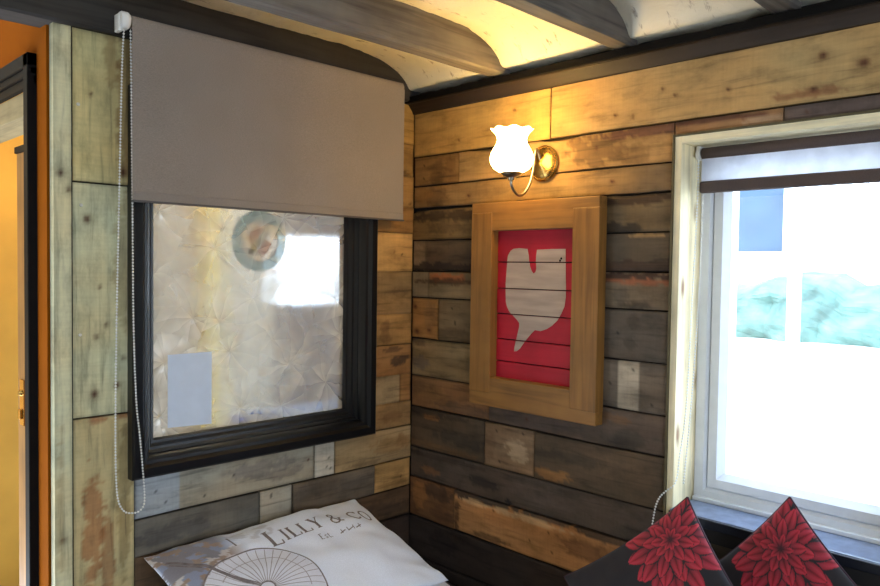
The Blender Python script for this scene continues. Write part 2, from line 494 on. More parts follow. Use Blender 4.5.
# top pine row under the moulding
rb(0, -.676, 1.942, 2.125, (186, 146, 84), mott=.12, feats=[('knot', -.52, 2.06, .006), ('knot', -.25, 1.985, .005)], lift=.002)
rb(-.678, -2.3, 1.942, 2.125, (184, 148, 96), mott=.12, lift=.002, feats=[
    ('knot', -1.535, 2.055, .013), ('knot', -1.63, 2.02, .015), ('knot', -1.515, 1.972, .010), ('knot', -1.09, 2.04, .006), ('knot', -1.13, 2.016, .006),
    ('knot', -1.29, 2.01, .007), ('knot', -.93, 1.985, .006), ('knot', -.99, 1.972, .006), ('blot', -1.5, 1.965, .09, .012, (130, 75, 50), .6)])
rb(0, -.25, 1.825, 1.938, (146, 108, 62), feats=nails((-.06, 1.9), (-.06, 1.85)) + [('blot', -.13, 1.87, .05, .06, (110, 80, 46), .6), ('blot', -.2, 1.9, .03, .03, (120, 86, 48), .7)])
rb(-1.13, -1.44, 1.897, 1.938, (150, 110, 72), feats=[('blot', -1.25, 1.93, .15, .012, (104, 66, 50), .9), ('blot', -1.4, 1.91, .06, .012, (170, 140, 110), .7)])
rb(-.25, -1.128, 1.825, 1.938, (164, 126, 78), wane_top=.02, feats=[
    ('blot', -.86, 1.885, .12, .05, (112, 82, 50), .8), ('blot', -1.15, 1.925, .3, .018, (104, 66, 50), .9), ('knot', -.86, 1.89, .007), ('blot', -1.0, 1.86, .06, .03, (120, 88, 52), .6),
    ('blot', -.6, 1.87, .06, .03, (122, 88, 50), .5)])
rb(-1.442, -2.3, 1.897, 1.938, (108, 92, 84), feats=[('knot', -1.5, 1.92, .004), ('blot', -1.7, 1.91, .2, .03, (92, 76, 70), .5)])
rb(0, -1.128, 1.737, 1.821, (150, 114, 68), feats=[('blot', -.12, 1.78, .06, .05, (118, 84, 48), .7), ('grad', -.75, -1.1, (118, 94, 66)), ('knot', -.92, 1.78, .008), ('knot', -.3, 1.77, .006),
    ('blot', -.05, 1.79, .05, .04, (150, 105, 55), .6)], wane_bot=.012)
# short column between the corner and the framed panel
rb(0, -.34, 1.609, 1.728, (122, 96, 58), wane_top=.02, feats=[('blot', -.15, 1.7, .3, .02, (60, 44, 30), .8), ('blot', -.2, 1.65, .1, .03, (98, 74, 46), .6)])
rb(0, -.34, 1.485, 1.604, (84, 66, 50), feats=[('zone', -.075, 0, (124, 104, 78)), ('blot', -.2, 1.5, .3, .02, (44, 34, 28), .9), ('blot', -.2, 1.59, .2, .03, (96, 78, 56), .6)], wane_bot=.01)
rb(0, -.34, 1.38, 1.481, (124, 102, 72), feats=[('blot', -.20, 1.460, .11, .017, (158, 90, 48), .85), ('blot', -.03, 1.468, .04, .012, (150, 88, 50), .8), ('zone', -.1, -.0, (132, 112, 84)),
    ('blot', -.2, 1.445, .2, .012, (70, 46, 30), .8)])
rb(0, -.145, 1.215, 1.376, (166, 118, 66), feats=[('knot', -.02, 1.34, .012), ('knot', -.03, 1.24, .014), ('knot', -.1, 1.25, .01), ('blot', -.1, 1.3, .04, .06, (150, 112, 72), .5)])
rb(-.147, -.34, 1.215, 1.376, (116, 94, 66), feats=nails((-.24, 1.287), (-.22, 1.34)) + [('blot', -.2, 1.25, .1, .02, (92, 72, 50), .6)])
rb(0, -.34, 1.063, 1.211, (128, 106, 74), feats=nails((-.19, 1.15)) + [('blot', -.05, 1.12, .05, .03, (96, 82, 72), .7), ('blot', -.02, 1.2, .05, .02, (80, 62, 46), .7)])
# short column between the framed panel and the window
rb(-.88, -1.128, 1.618, 1.732, (106, 86, 60), lift=-.003, wane_top=.016, feats=[('blot', -1.0, 1.72, .2, .02, (58, 40, 28), .9), ('blot', -.95, 1.63, .1, .02, (60, 50, 40), .9)])
rb(-.88, -1.128, 1.497, 1.614, (84, 70, 54), feats=[('blot', -1.05, 1.606, .06, .008, (150, 120, 80), .8), ('blot', -1.0, 1.51, .2, .02, (70, 50, 38), .8)])
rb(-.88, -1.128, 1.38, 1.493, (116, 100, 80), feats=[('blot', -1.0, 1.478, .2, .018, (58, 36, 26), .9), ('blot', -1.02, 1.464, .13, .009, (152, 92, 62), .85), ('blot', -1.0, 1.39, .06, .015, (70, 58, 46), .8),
    ('blot', -.96, 1.42, .03, .03, (92, 80, 66), .6)])
rb(-.88, -1.128, 1.22, 1.376, (94, 82, 70), feats=nails((-.955, 1.3)) + [('blot', -1.01, 1.34, .02, .03, (72, 60, 50), .7), ('blot', -1.0, 1.27, .02, .02, (72, 60, 50), .7)])
rb(-.88, -1.128, 1.063, 1.216, (104, 90, 76), feats=[('zone', -1.035, -.955, (168, 152, 132))] + nails((-.93, 1.14), (-1.01, 1.19), (-1.0, 1.1), (-1.08, 1.09)))
# full-width rows
rb(0, -.42, .938, 1.06, (122, 86, 54), feats=[('blot', -.12, 1.0, .08, .03, (138, 98, 58), .6), ('blot', -.3, .96, .15, .02, (84, 64, 50), .6)])
rb(-.422, -1.128, .938, 1.06, (98, 80, 66), feats=[('blot', -.62, .97, .18, .03, (84, 70, 64), .7), ('blot', -1.0, .97, .08, .03, (72, 62, 52), .7), ('knot', -.6, .97, .006), ('blot', -.8, 1.03, .2, .02, (120, 84, 50), .5)])
rb(0, -.40, .773, .934, (84, 68, 52), feats=[('blot', -.12, .905, .05, .013, (158, 106, 60), .8), ('blot', -.12, .925, .2, .02, (52, 42, 32), .8), ('blot', -.27, .84, .14, .03, (58, 50, 42), .7), ('blot', -.15, .79, .2, .014, (104, 76, 50), .6)])
rb(-.402, -.632, .773, .934, (134, 104, 76), feats=nails((-.46, .91), (-.48, .8), (-.58, .92), (-.6, .82)) + [('blot', -.56, .85, .05, .035, (176, 148, 118), .8), ('blot', -.43, .85, .03, .05, (110, 82, 58), .5)])
rb(-.634, -1.128, .773, .934, (92, 74, 56), feats=[('blot', -.72, .80, .07, .02, (150, 104, 58), .75), ('blot', -.8, .87, .2, .02, (68, 56, 44), .7), ('blot', -1.0, .85, .1, .05, (106, 84, 62), .5)])
rb(0, -1.128, .65, .769, (84, 70, 60), feats=[('blot', -.12, .69, .05, .014, (140, 96, 60), .6), ('blot', -.4, .70, .08, .02, (54, 46, 40), .8), ('blot', -.52, .66, .02, .01, (30, 26, 24), .9), ('blot', -.8, .72, .3, .03, (98, 82, 72), .6),
    ('blot', -.2, .75, .2, .015, (62, 50, 42), .7)])
rb(0, -.25, .49, .646, (126, 84, 52), feats=[('blot', -.06, .58, .04, .05, (162, 108, 62), .8), ('blot', -.17, .61, .08, .03, (74, 54, 40), .8), ('blot', -.2, .53, .08, .03, (94, 64, 44), .7)])
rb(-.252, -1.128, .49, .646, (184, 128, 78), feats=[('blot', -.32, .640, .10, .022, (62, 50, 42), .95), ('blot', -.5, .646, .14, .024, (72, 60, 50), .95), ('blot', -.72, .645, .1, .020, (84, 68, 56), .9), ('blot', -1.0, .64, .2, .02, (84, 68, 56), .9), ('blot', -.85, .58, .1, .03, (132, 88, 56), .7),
    ('blot', -.27, .55, .016, .06, (74, 50, 36), .8), ('blot', -.36, .62, .06, .01, (206, 164, 118), .9), ('blot', -.6, .62, .2, .010, (206, 166, 120), .8), ('blot', -.44, .505, .1, .012, (90, 62, 44), .7)]
    + nails((-.6, .6), (-.62, .55), (-.45, .61), (-.7, .6), (-.72, .53)))
rb(0, -1.6, .33, .486, (56, 45, 40), feats=[('blot', -.2, .42, .08, .04, (40, 32, 30), .8)])
rb(0, -2.3, .16, .326, (54, 44, 39)); rb(0, -2.3, .0, .156, (54, 44, 39))
# below and right of the window
rb(-1.13, -2.3, .65, .765, (96, 80, 64)); rb(-1.13, -2.3, .49, .646, (98, 78, 60)); rb(-1.6, -2.3, .33, .486, (60, 48, 42))
rb(-1.84, -2.3, .77, 1.2, (92, 78, 64)); rb(-1.84, -2.3, 1.2, 1.6, (98, 82, 66)); rb(-1.84, -2.3, 1.6, 1.882, (110, 88, 64))
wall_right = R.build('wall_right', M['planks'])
tag(wall_right, 'right wall clad in rough reclaimed horizontal boards of mixed browns', 'wall', kind='structure')
b = MB()
b.box(.021, .2, -1.13, .16, 0, 2.2); b.box(.021, .2, -1.84, -1.13, 0, .765); b.box(.021, .2, -1.84, -1.13, 1.9, 2.2); b.box(.021, .2, -4.2, -1.84, 0, 2.3)
tag(b.build('backing', M['backing'], wall_right))

L = Planks()
def lb(*a, **k): L.board(a[0], a[1], a[2], a[3], fnL, a[4], **k)
# short column right of the black window
zs = [2.155, 1.99, 1.862, 1.735, 1.634, 1.481, 1.311, 1.189, 1.067, .956, .858]
cs = [(176, 138, 74), (160, 122, 66), (158, 118, 66), (150, 108, 60), (190, 148, 90), (148, 116, 74), (166, 124, 72), (150, 108, 64), (164, 134, 94), (160, 120, 74)]
fe = [[], [('blot', -.09, 1.87, .1, .012, (80, 56, 34), .8)], [('blot', -.1, 1.75, .1, .012, (84, 58, 38), .8)], [], nails((-.06, 1.55)) + [('knot', -.1, 1.56, .004)],
      [('blot', -.05, 1.4, .06, .02, (120, 92, 60), .6)], [('blot', -.14, 1.24, .03, .05, (120, 84, 50), .6)],
      [('blot', -.06, 1.125, .05, .022, (66, 48, 36), .85), ('blot', -.1, 1.17, .05, .012, (80, 58, 40), .7)], [('zone', -.06, 0, (150, 106, 60)), ('blot', -.12, 1.0, .03, .02, (140, 116, 84), .5)], [('blot', -.1, .9, .05, .02, (130, 92, 56), .6)]]
for i in range(10): lb(-.2, 0, zs[i + 1], zs[i], cs[i], feats=fe[i])
# rows below the black window
lb(-1.128, -.475, .726, .856, (166, 154, 132), mott=.16, feats=[('zone', -1.128, -.985, (166, 170, 172)), ('blot', -.68, .80, .13, .03, (128, 118, 108), .7), ('blot', -.62, .77, .1, .02, (122, 112, 100), .7), ('knot', -.5, .80, .005)] + nails((-1.06, .80), (-1.03, .76), (-.9, .75), (-.8, .8)))
lb(-.473, -.384, .726, .856, (196, 184, 164), mott=.14, feats=nails((-.41, .79), (-.42, .76), (-.4, .75)))
lb(-.382, 0, .726, .856, (168, 140, 100), feats=[('blot', -.1, .79, .1, .03, (150, 112, 66), .6), ('blot', -.03, .80, .05, .03, (130, 90, 52), .5), ('blot', -.25, .74, .1, .012, (110, 88, 62), .6)])
lb(-1.128, -.7, .61, .722, (108, 102, 92), feats=[('blot', -1.0, .66, .15, .03, (84, 80, 76), .7)])
lb(-.698, -.57, .61, .722, (172, 160, 140), mott=.14, feats=nails((-.655, .70)))
lb(-.568, -.19, .61, .722, (108, 96, 82), feats=[('blot', -.4, .68, .2, .02, (92, 82, 72), .6)])
lb(-.188, 0, .61, .722, (184, 140, 84), feats=[('knot', -.05, .65, .005), ('blot', -.1, .63, .08, .014, (150, 108, 62), .5)])
lb(-1.128, 0, .492, .606, (96, 72, 50), feats=[('blot', -.3, .54, .3, .03, (74, 56, 42), .7)])
lb(-1.128, 0, .33, .488, (62, 48, 40)); lb(-1.128, 0, .0, .326, (52, 42, 38))
# behind the blind above the window
lb(-1.128, -.2, 2.02, 2.155, (150, 118, 74))
# upright boards left of the window
lb(-1.303, -1.13, 1.728, 2.155, (206, 188, 132), vertical=True, mott=.14, feats=[('knot', -1.175, 2.07, .007), ('blot', -1.15, 1.95, .03, .22, (138, 104, 62), .6), ('knot', -1.255, 1.975, .006), ('knot', -1.165, 1.765, .014), ('blot', -1.20, 2.1, .02, .1, (150, 118, 70), .5)])
lb(-1.303, -1.13, 1.056, 1.725, (202, 196, 156), vertical=True, mott=.12, feats=[('knot', -1.265, 1.623, .012), ('knot', -1.245, 1.12, .013), ('knot', -1.24, 1.285, .007), ('knot', -1.21, 1.32, .006), ('knot', -1.18, 1.14, .01), ('knot', -1.16, 1.22, .006),
    ('blot', -1.16, 1.5, .03, .2, (150, 132, 92), .5), ('knot', -1.23, 1.43, .005), ('knot', -1.29, 1.44, .004)])
lb(-1.303, -1.13, 0, 1.053, (196, 178, 130), vertical=True, mott=.14, feats=[('blot', -1.25, .72, .03, .18, (160, 98, 52), .7), ('blot', -1.16, .8, .02, .25, (140, 118, 74), .6), ('blot', -1.24, 1.045, .03, .012, (150, 84, 44), .7), ('blot', -1.15, 1.045, .03, .012, (150, 90, 50), .7),
    ('blot', -1.21, .6, .02, .2, (150, 92, 50), .6)])
lb(-1.356, -1.308, 0, 2.155, (214, 206, 166), vertical=True, mott=.12, lift=.012, feats=[('knot', -1.337, 1.745, .012), ('knot', -1.315, 1.70, .008), ('knot', -1.335, .72, .010), ('blot', -1.34, .8, .008, .2, (172, 150, 106), .5)])
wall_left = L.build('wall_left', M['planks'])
tag(wall_left, 'left wall with upright pale green pine boards and short reclaimed planks', 'wall', kind='structure')
b = MB()
b.box(-1.35, -1.13, .021, .11, 0, 2.2); b.box(-1.13, -.19, .021, .11, 0, .835); b.box(-1.13, -.19, .021, .11, 2.0, 2.2); b.box(-.19, .021, .021, .11, 0, 2.2)
b.build('backing', M['backing'], wall_left)
b = MB()
for (x, z) in ((-1.288, 1.942), (-1.281, 1.661), (-1.285, 1.294)):
    b.lathe([(0, .004), (.004, .003), (.005, 0), (.0, 0)], (x, -.004, z), (0, -1, 0), n=12)
b.build('screw', M['screw'], wall_left)
b = MB(); b.box(-1.3065, -1.3035, -.002, .02, 0, 2.155); b.build('gap', M['backing'], wall_left)

# ------------------------------------------------------------------ ceiling, beams, moulding, floor
def ceil_z(x, y):
    z = 2.30 + .004 * nz(x * 3, y * 3)
    t = max(0.0, min(1.0, (x + .40) / .34))
    z -= .13 * (1 - sqrt(max(0, 1 - (t * .98) ** 2.6))) if t > 0 else 0
    return z + .0035 * fbm(x * 9, y * 9) + .002 * fbm(x * 25, y * 25, 3)
b = MB(); nx, ny = 110, 190
xs = [-4.2 + 3.4 * i / 30 for i in range(30)] + [-.8 + .83 * i / 80 for i in range(81)]
ys = [-4.2 + 2.2 * i / 30 for i in range(30)] + [-2 + 2.1 * i / 160 for i in range(161)] + [.4, .8, 1.2, 1.6]
vs = [(x, y, ceil_z(x, y)) for y in ys for x in xs]
W = len(xs)
fs = [(j * W + i, j * W + i + 1, (j + 1) * W + i + 1, (j + 1) * W + i) for j in range(len(ys) - 1) for i in range(W - 1)]
b.add(vs, fs)
ceiling = b.build('ceiling', M['plaster'], None, True)
tag(ceiling, 'rough cream plaster ceiling curving down between the beams to the wall', 'ceiling', kind='structure')

def beam(y0, y1, z0, z1, x0, x1, label, wob=.004, mat='beam'):
    sd = random.uniform(0, 50)
    prof = [(y0 + .006, z0), (y0, z0 + .007), (y0, z1), (y1, z1), (y1, z0 + .007), (y1 - .006, z0)]
    nx = int((x1 - x0) / .03)
    vs = []; n = len(prof)
    for i in range(nx + 1):
        x = x0 + (x1 - x0) * i / nx
        for k, (y, z) in enumerate(prof):
            vs.append((x, y + wob * nz(x * 5, k * 3.1 + sd), z + wob * nz(x * 4, k * 2.3 + sd + 7)))
    fs = []
    for i in range(nx):
        for k in range(n):
            k2 = (k + 1) % n
            fs.append((i * n + k, i * n + k2, (i + 1) * n + k2, (i + 1) * n + k))
    fs.append(tuple(range(n - 1, -1, -1))); fs.append(tuple(range(nx * n, nx * n + n)))
    o = MB().add(vs, fs).build('ceiling_beam', M[mat])
    tag(o, label, 'beam', 'dark ceiling beams', 'structure')
    return o
beam(-.03, .09, 2.152, 2.36, -3.6, .0, 'dark beam lying along the top of the left wall behind the blind', mat='beamdark')
beam(-.505, -.437, 2.178, 2.36, -3.9, -.012, 'dark ceiling beam ending on the moulding near the wall lamp')
beam(-1.007, -.942, 2.178, 2.36, -3.9, -.012, 'dark ceiling beam meeting the right wall between lamp and window')
beam(-1.482, -1.417, 2.178, 2.36, -3.9, -.012, 'dark ceiling beam meeting the right wall above the bright window')
b = MB()
prof = [(.0, 2.175), (-.046, 2.168), (-.052, 2.162), (-.052, 2.150), (-.047, 2.146), (-.036, 2.146), (-.014, 2.122), (-.010, 2.113), (.0, 2.110)]
ny = 60; vs = []; n = len(prof)
for i in range(ny + 1):
    y = -.0 - 2.4 * i / ny
    for k, (x, z) in enumerate(prof): vs.append((x + .002 * nz(y * 6, k), y, z + .003 * nz(y * 5, k + 9)))
fs = [(i * n + k, i * n + (k + 1) % n, (i + 1) * n + (k + 1) % n, (i + 1) * n + k) for i in range(ny) for k in range(n)]
fs += [tuple(range(n)), tuple(range(ny * n, ny * n + n))]
b.add(vs, fs)
mould = autosmooth(b.build('trim_1', M['plate']), 30)
b = MB(); b.box(-.058, -.044, -.0, -2.4, 2.147, 2.170, .002); b.build('lip', M['blackmatt'], mould)  # added black lip keeps the front face dark
tag(mould, 'dark brown moulding along the top of the right wall', 'moulding', kind='structure')
b = MB(); b.box(-4.2, .2, -4.2, .11, -.06, 0)
tag(b.build('floor', M['floor']), 'dark wooden floor', 'floor', kind='structure')

# ------------------------------------------------------------------ left window (black frame, patterned glass)
w2 = empty('window_2', (-.655, 0, .83)); tag(w2, 'inner window with black moulded frame and patterned glass under the taupe blind', 'window', kind='structure')
X0, X1, Z0, Z1 = -1.150, -.215, .856, 2.02
def ring_frame(outer, prof, name, mat, parent):
    """moulding swept round a rectangle; prof = list of (inset, y)"""
    x0, x1, z0, z1 = outer; b = MB(); vs = []; n = len(prof)
    for (cx, cz, sx, sz) in ((x0, z0, 1, 1), (x1, z0, -1, 1), (x1, z1, -1, -1), (x0, z1, 1, -1)):
        for (d, y) in prof: vs.append((cx + sx * d, y, cz + sz * d))
    fs = []
    for c in range(4):
        c2 = (c + 1) % 4
        for k in range(n - 1):
            fs.append((c * n + k, c2 * n + k, c2 * n + k + 1, c * n + k + 1))
    b.add(vs, fs)
    return b.build(name, mat, parent)
o = ring_frame((X0, X1, Z0, Z1), [(0, .02), (0, -.034), (.006, -.040), (.030, -.040), (.036, -.034), (.040, -.028), (.050, -.026), (.056, -.018), (.060, -.006), (.060, .03)], 'architrave', M['black'], w2); autosmooth(o, 25)
o = ring_frame((X0 + .05, X1 - .05, Z0 + .05, Z1 - .05), [(.008, .004), (.014, .004), (.018, .010), (.020, .020), (.028, .022), (.032, .030), (.036, .034), (.044, .036), (.048, .044), (.050, .05), (.050, .075), (0, .075)], 'sash', M['black'], w2); autosmooth(o, 25)
b = MB(); b.box(X0 + .09, X1 - .09, .048, .052, Z0 + .09, Z1 - .09); glass2 = b.build('pane', M['film'], w2)
sg = empty('round_sign', (-.674, .055, 1.58)); tag(sg, 'faded round sign with a dull teal rim seen through the patterned glass', 'sign')
b = MB(); b.lathe([(.074, .0), (.106, .0)], (-.674, .0545, 1.582), (0, 1, 0), n=48); b.lathe([(.070, -.001), (.075, -.001)], (-.674, .0545, 1.582), (0, 1, 0), n=48)
b.build('rim', seethru('dull teal film', (160, 182, 186), .6), sg)
b = MB(); b.lathe([(0, 0), (.0745, 0)], (-.674, .0542, 1.582), (0, 1, 0), n=40); face = b.build('face', seethru('faded beige film', (214, 204, 192), .6), sg)
def ribbon2(b, pts, w, fn, d=0.0):
    """flat strip along 2-D pts, mapped by fn(a,b,d)"""
    n = len(pts); ws = w if isinstance(w, (list, tuple)) else [w] * n; vs = []
    for i, (x, y) in enumerate(pts):
        xa, ya = pts[max(i - 1, 0)]; xb, yb = pts[min(i + 1, n - 1)]
        l = sqrt((xb - xa) ** 2 + (yb - ya) ** 2) or 1; nx_, ny_ = -(yb - ya) / l, (xb - xa) / l
        vs += [fn(x + nx_ * ws[i] / 2, y + ny_ * ws[i] / 2, d), fn(x - nx_ * ws[i] / 2, y - ny_ * ws[i] / 2, d)]
    b.add(vs, [(2 * i, 2 * i + 1, 2 * i + 3, 2 * i + 2) for i in range(n - 1)])
sfn = lambda a, c, d: (-.674 + a, .0530 + d, 1.582 + c)
b = MB(); ribbon2(b, [(-.04, -.045), (-.02, -.02), (0, 0), (.02, .02), (.04, .045)], .022, sfn); b.build('stripe', seethru('faded teal stripe', (150, 180, 178), .3), face)
b = MB(); ribbon2(b, [(-.035, .0), (-.02, .025), (.0, .045)], .03, sfn); ribbon2(b, [(.035, .0), (.02, -.025), (.0, -.045)], .03, sfn); b.build('patch', seethru('faded coral patch', (205, 150, 124), .3), face)
b = MB()
b.add([(x, .0455 - .0004 * abs(i - 3), z) for i, x in enumerate([-1.006 + .15 * k / 6 for k in range(7)]) for z in (.980 - 0.0012 * i, 1.212)], [(2 * i, 2 * i + 1, 2 * i + 3, 2 * i + 2) for i in range(6)])
ps = b.build('paper_sheet', M['paper'])
tag(ps, 'blank pale blue grey sheet stuck on the lower left of the patterned glass', 'paper')

# ------------------------------------------------------------------ roller blinds
def bead_chain(pts, step=.0090, r=.0032):
    b = MB(); pts = [Vector(p) for p in pts]
    acc = 0.0
    for i in range(len(pts) - 1):
        seg = pts[i + 1] - pts[i]; l = seg.length; t = acc
        while t < l:
            b.sphere(pts[i] + seg * (t / l), r, 6, 4); t += step
        acc = t - l
    b.tube(pts, .0007, 4)
    return b
def smooth_path(ctrl, n=12):
    out = []; P = [Vector(c) for c in ctrl]
    for i in range(len(P) - 1):
        p0, p1, p2, p3 = P[max(i - 1, 0)], P[i], P[i + 1], P[min(i + 2, len(P) - 1)]
        for k in range(n):
            t = k / n
            out.append(.5 * ((2 * p1) + (p2 - p0) * t + (2 * p0 - 5 * p1 + 4 * p2 - p3) * t * t + (3 * p1 - p0 - 3 * p2 + p3) * t ** 3))
    out.append(P[-1]); return out

bl = empty('roller_blind', (-.6, -.07, 2.2)); tag(bl, 'wide taupe fabric roller blind half lowered over the black framed window', 'blind', 'roller blinds')
b = MB(); n = 60; vs = []
BX0, BX1, BZ0, BZ1 = -1.166, -.126, 1.684, 2.176
for j in range(41):
    z = BZ0 + (BZ1 - BZ0) * j / 40
    for i in range(n + 1):
        x = BX0 + (BX1 - BX0) * i / n
        vs.append((x, -.076 + .003 * nz(x * 2.5, z * 2) + .0015 * sin(x * 9 + z * 3), z))
b.add(vs, [(j * (n + 1) + i, j * (n + 1) + i + 1, (j + 1) * (n + 1) + i + 1, (j + 1) * (n + 1) + i) for j in range(40) for i in range(n)])
# roll over the tube at the top
prof = [(-.076, BZ1), (-.075, 2.192), (-.068, 2.203), (-.056, 2.206), (-.045, 2.198), (-.042, 2.186), (-.046, 2.172)]
vs = [(x, y, z) for x in (BX0, BX1) for (y, z) in prof]; m_ = len(prof)
b.add(vs, [(k, k + 1, m_ + k + 1, m_ + k) for k in range(m_ - 1)])
fab = b.build('fabric', M['taupe'], bl, True)
b = MB(); b.box(BX0, BX1, -.081, -.071, BZ0 - .006, BZ0 + .022, .004); hb = b.build('hem_bar', M['taupe'], bl)
b = MB(); b.box(BX0 - .002, BX1 + .002, -.083, -.069, BZ0 - .009, BZ0 - .003, .001); b.build('edge_strip', simple('dark hem', (86, 80, 78), .6), hb)
b = MB(); b.tube([(BX0 + .002, -.058, 2.186), (BX1 - .002, -.058, 2.186)], .0125, 16); b.build('tube', M['steel'], bl)
b = MB(); b.lathe([(0, 0), (.022, 0), (.025, .004), (.025, .020), (.020, .026), (0, .026)], (BX0 - .030, -.06, 2.186), (1, 0, 0), n=24)
b.box(BX0 - .034, BX0 - .02, -.064, -.03, 2.155, 2.205, .004)
br = b.build('bracket', M['plastic'], bl); autosmooth(br)
b = MB(); b.box(BX1 - .012, BX1 - .004, -.066, -.03, 2.160, 2.195, .003); b.build('bracket', M['plastic'], bl)
cy = -.068
path = smooth_path([(-1.186, cy, 2.165), (-1.192, cy, 2.05), (-1.200, cy, 1.70), (-1.208, cy, 1.33), (-1.211, cy, 1.1), (-1.211, cy, .93), (-1.206, cy, .83), (-1.190, cy, .786), (-1.165, cy, .772), (-1.14, cy, .775), (-1.128, cy, .80),
    (-1.131, cy, .87), (-1.142, cy, 1.0), (-1.152, cy, 1.1), (-1.160, cy, 1.33), (-1.163, cy, 1.68), (-1.166, cy, 2.0), (-1.168, cy, 2.165)])
bead_chain(path).build('bead_chain', M['plastic'], bl, True)

# ------------------------------------------------------------------ right window
w1 = empty('window_1', (.1, -1.5, .8)); tag(w1, 'bright white plastic window with pine lined reveal and dark sill', 'window', kind='structure')
YA, YB, ZT, ZS = -1.138, -1.815, 1.893, .80
b = MB(); b.box(-.012, .17, YA, YA - .022, ZS - .04, ZT, .002); b.build('jamb_lining', M['pine'], w1)
b = MB(); b.box(-.012, .17, YB, YB + .022, ZS, ZT, .002); b.build('jamb_lining', M['pine'], w1)
b = MB(); b.box(-.0115, .17, YA - .0215, YB + .0215, ZT - .0005, ZT - .022, .001); b.build('head_lining', M['pinelong'], w1)
b = MB(); b.box(-.016, -.0, YA + .006, YA - .001, ZS - .05, ZT + .006, .001); b.box(-.0155, 0, YA - .0012, YB, ZT - .001, ZT + .0055, .001)
b.build('edge_strip', simple('greenish pine edge', (92, 82, 56), .7), w1)
b = MB(); b.box(-.035, .17, YA - .0225, YB, ZS - .026, ZS, .005); sl = b.build('sill', M['sill'], w1)
b = MB(); b.box(-.040, -.0345, YA - .0225, YB, ZS - .030, ZS - .004, .002); b.build('sill_front_strip', simple('dark navy edge', (26, 28, 38), .4), sl)  # added strip keeps the front dark beside the painted sheen
b = MB(); b.box(-.03, .2, YA - .0225, YB, ZS - .07, ZS - .027); b.build('sill_shade', simple('painted shade under sill', (34, 30, 30), .7), w1)  # dark block standing for the shadow on the planks below the sill
def rect_profile(y0, y1, z0, z1, prof, name, mat):
    """frame swept round a rectangle in the y-z plane, prof = (inset, x)"""
    b = MB(); vs = []; n = len(prof)
    for (cy_, cz, sy, sz) in ((y0, z0, -1, 1), (y1, z0, 1, 1), (y1, z1, 1, -1), (y0, z1, -1, -1)):
        for (d, x) in prof: vs.append((x, cy_ + sy * d, cz + sz * d))
    fs = [(c * n + k, ((c + 1) % 4) * n + k, ((c + 1) % 4) * n + k + 1, c * n + k + 1) for c in range(4) for k in range(n - 1)]
    b.add(vs, fs); o = b.build(name, mat, w1); autosmooth(o, 25); return o
rect_profile(YA - .022, YB + .022, ZS, ZT - .022, [(0, .20), (0, .120), (.004, .116), (.030, .116), (.034, .120), (.040, .132), (.046, .134), (.046, .2), (0, .2)], 'frame', M['pvc'])
rect_profile(YA - .062, YB + .062, ZS + .040, ZT - .062, [(0, .18), (0, .126), (.004, .120), (.030, .120), (.035, .126), (.044, .138), (.048, .142), (.048, .19), (0, .18)], 'sash', M['pvc'])
b = MB(); b.box(.150, .154, YA - .105, YB + .105, ZS + .084, ZT - .105); b.build('pane', M['glass'], w1)
b = MB(); b.box(.098, .118, YA - .028, YB + .028, ZS, ZS + .012, .002); b.build('draught_bead', M['pvc'], w1)

b2 = empty('roller_blind', (.07, -1.5, 1.86)); tag(b2, 'short striped roller blind at the top of the bright window', 'blind', 'roller blinds')
Y0, Y1 = -1.185, -1.785
def strip(z0, z1, x, name, mat):
    b = MB(); m = 24
    vs = [(x + .0015 * nz(y * 5, z * 4), y, z) for z in (z0, (z0 + z1) / 2, z1) for y in [Y0 + (Y1 - Y0) * i / m for i in range(m + 1)]]
    b.add(vs, [(j * (m + 1) + i, j * (m + 1) + i + 1, (j + 1) * (m + 1) + i + 1, (j + 1) * (m + 1) + i) for j in range(2) for i in range(m)])
    return b.build(name, mat, b2, True)
strip(1.763, 1.832, .066, 'fabric', M['blindlight'])
b = MB(); b.tube([(.075, Y0, 1.848), (.075, Y1, 1.848)], .018, 16); b.build('roll', M['taupedark'], b2, True)
b = MB(); b.box(.054, .074, Y0 + .002, Y1, 1.730, 1.765, .006); b.build('hem_bar', M['taupedark'], b2)
b = MB(); b.lathe([(0, 0), (.016, 0), (.019, .003), (.019, .014), (.0, .016)], (.075, Y0 + .018, 1.848), (0, -1, 0), n=20); b.box(.06, .1, Y0 + .004, Y0 + .016, 1.85, 1.871, .003); autosmooth(b.build('bracket', M['plastic'], b2))
cx = .062
path = smooth_path([(cx, -1.176, 1.835), (cx, -1.176, 1.7), (cx - .01, -1.172, 1.4), (cx - .02, -1.168, 1.1), (cx - .05, -1.166, .95), (-.004, -1.164, .875), (-.022, -1.143, .845), (-.024, -1.124, .822), (-.024, -1.110, .785), (-.03, -1.10, .70)])
bead_chain(path).build('bead_chain', M['plastic'], b2, True)
path = smooth_path([(cx + .012, -1.186, 1.835), (cx + .012, -1.184, 1.5), (cx + .0, -1.176, 1.15), (cx - .03, -1.170, .86)])
bead_chain(path).build('bead_chain', M['plastic'], b2, True)

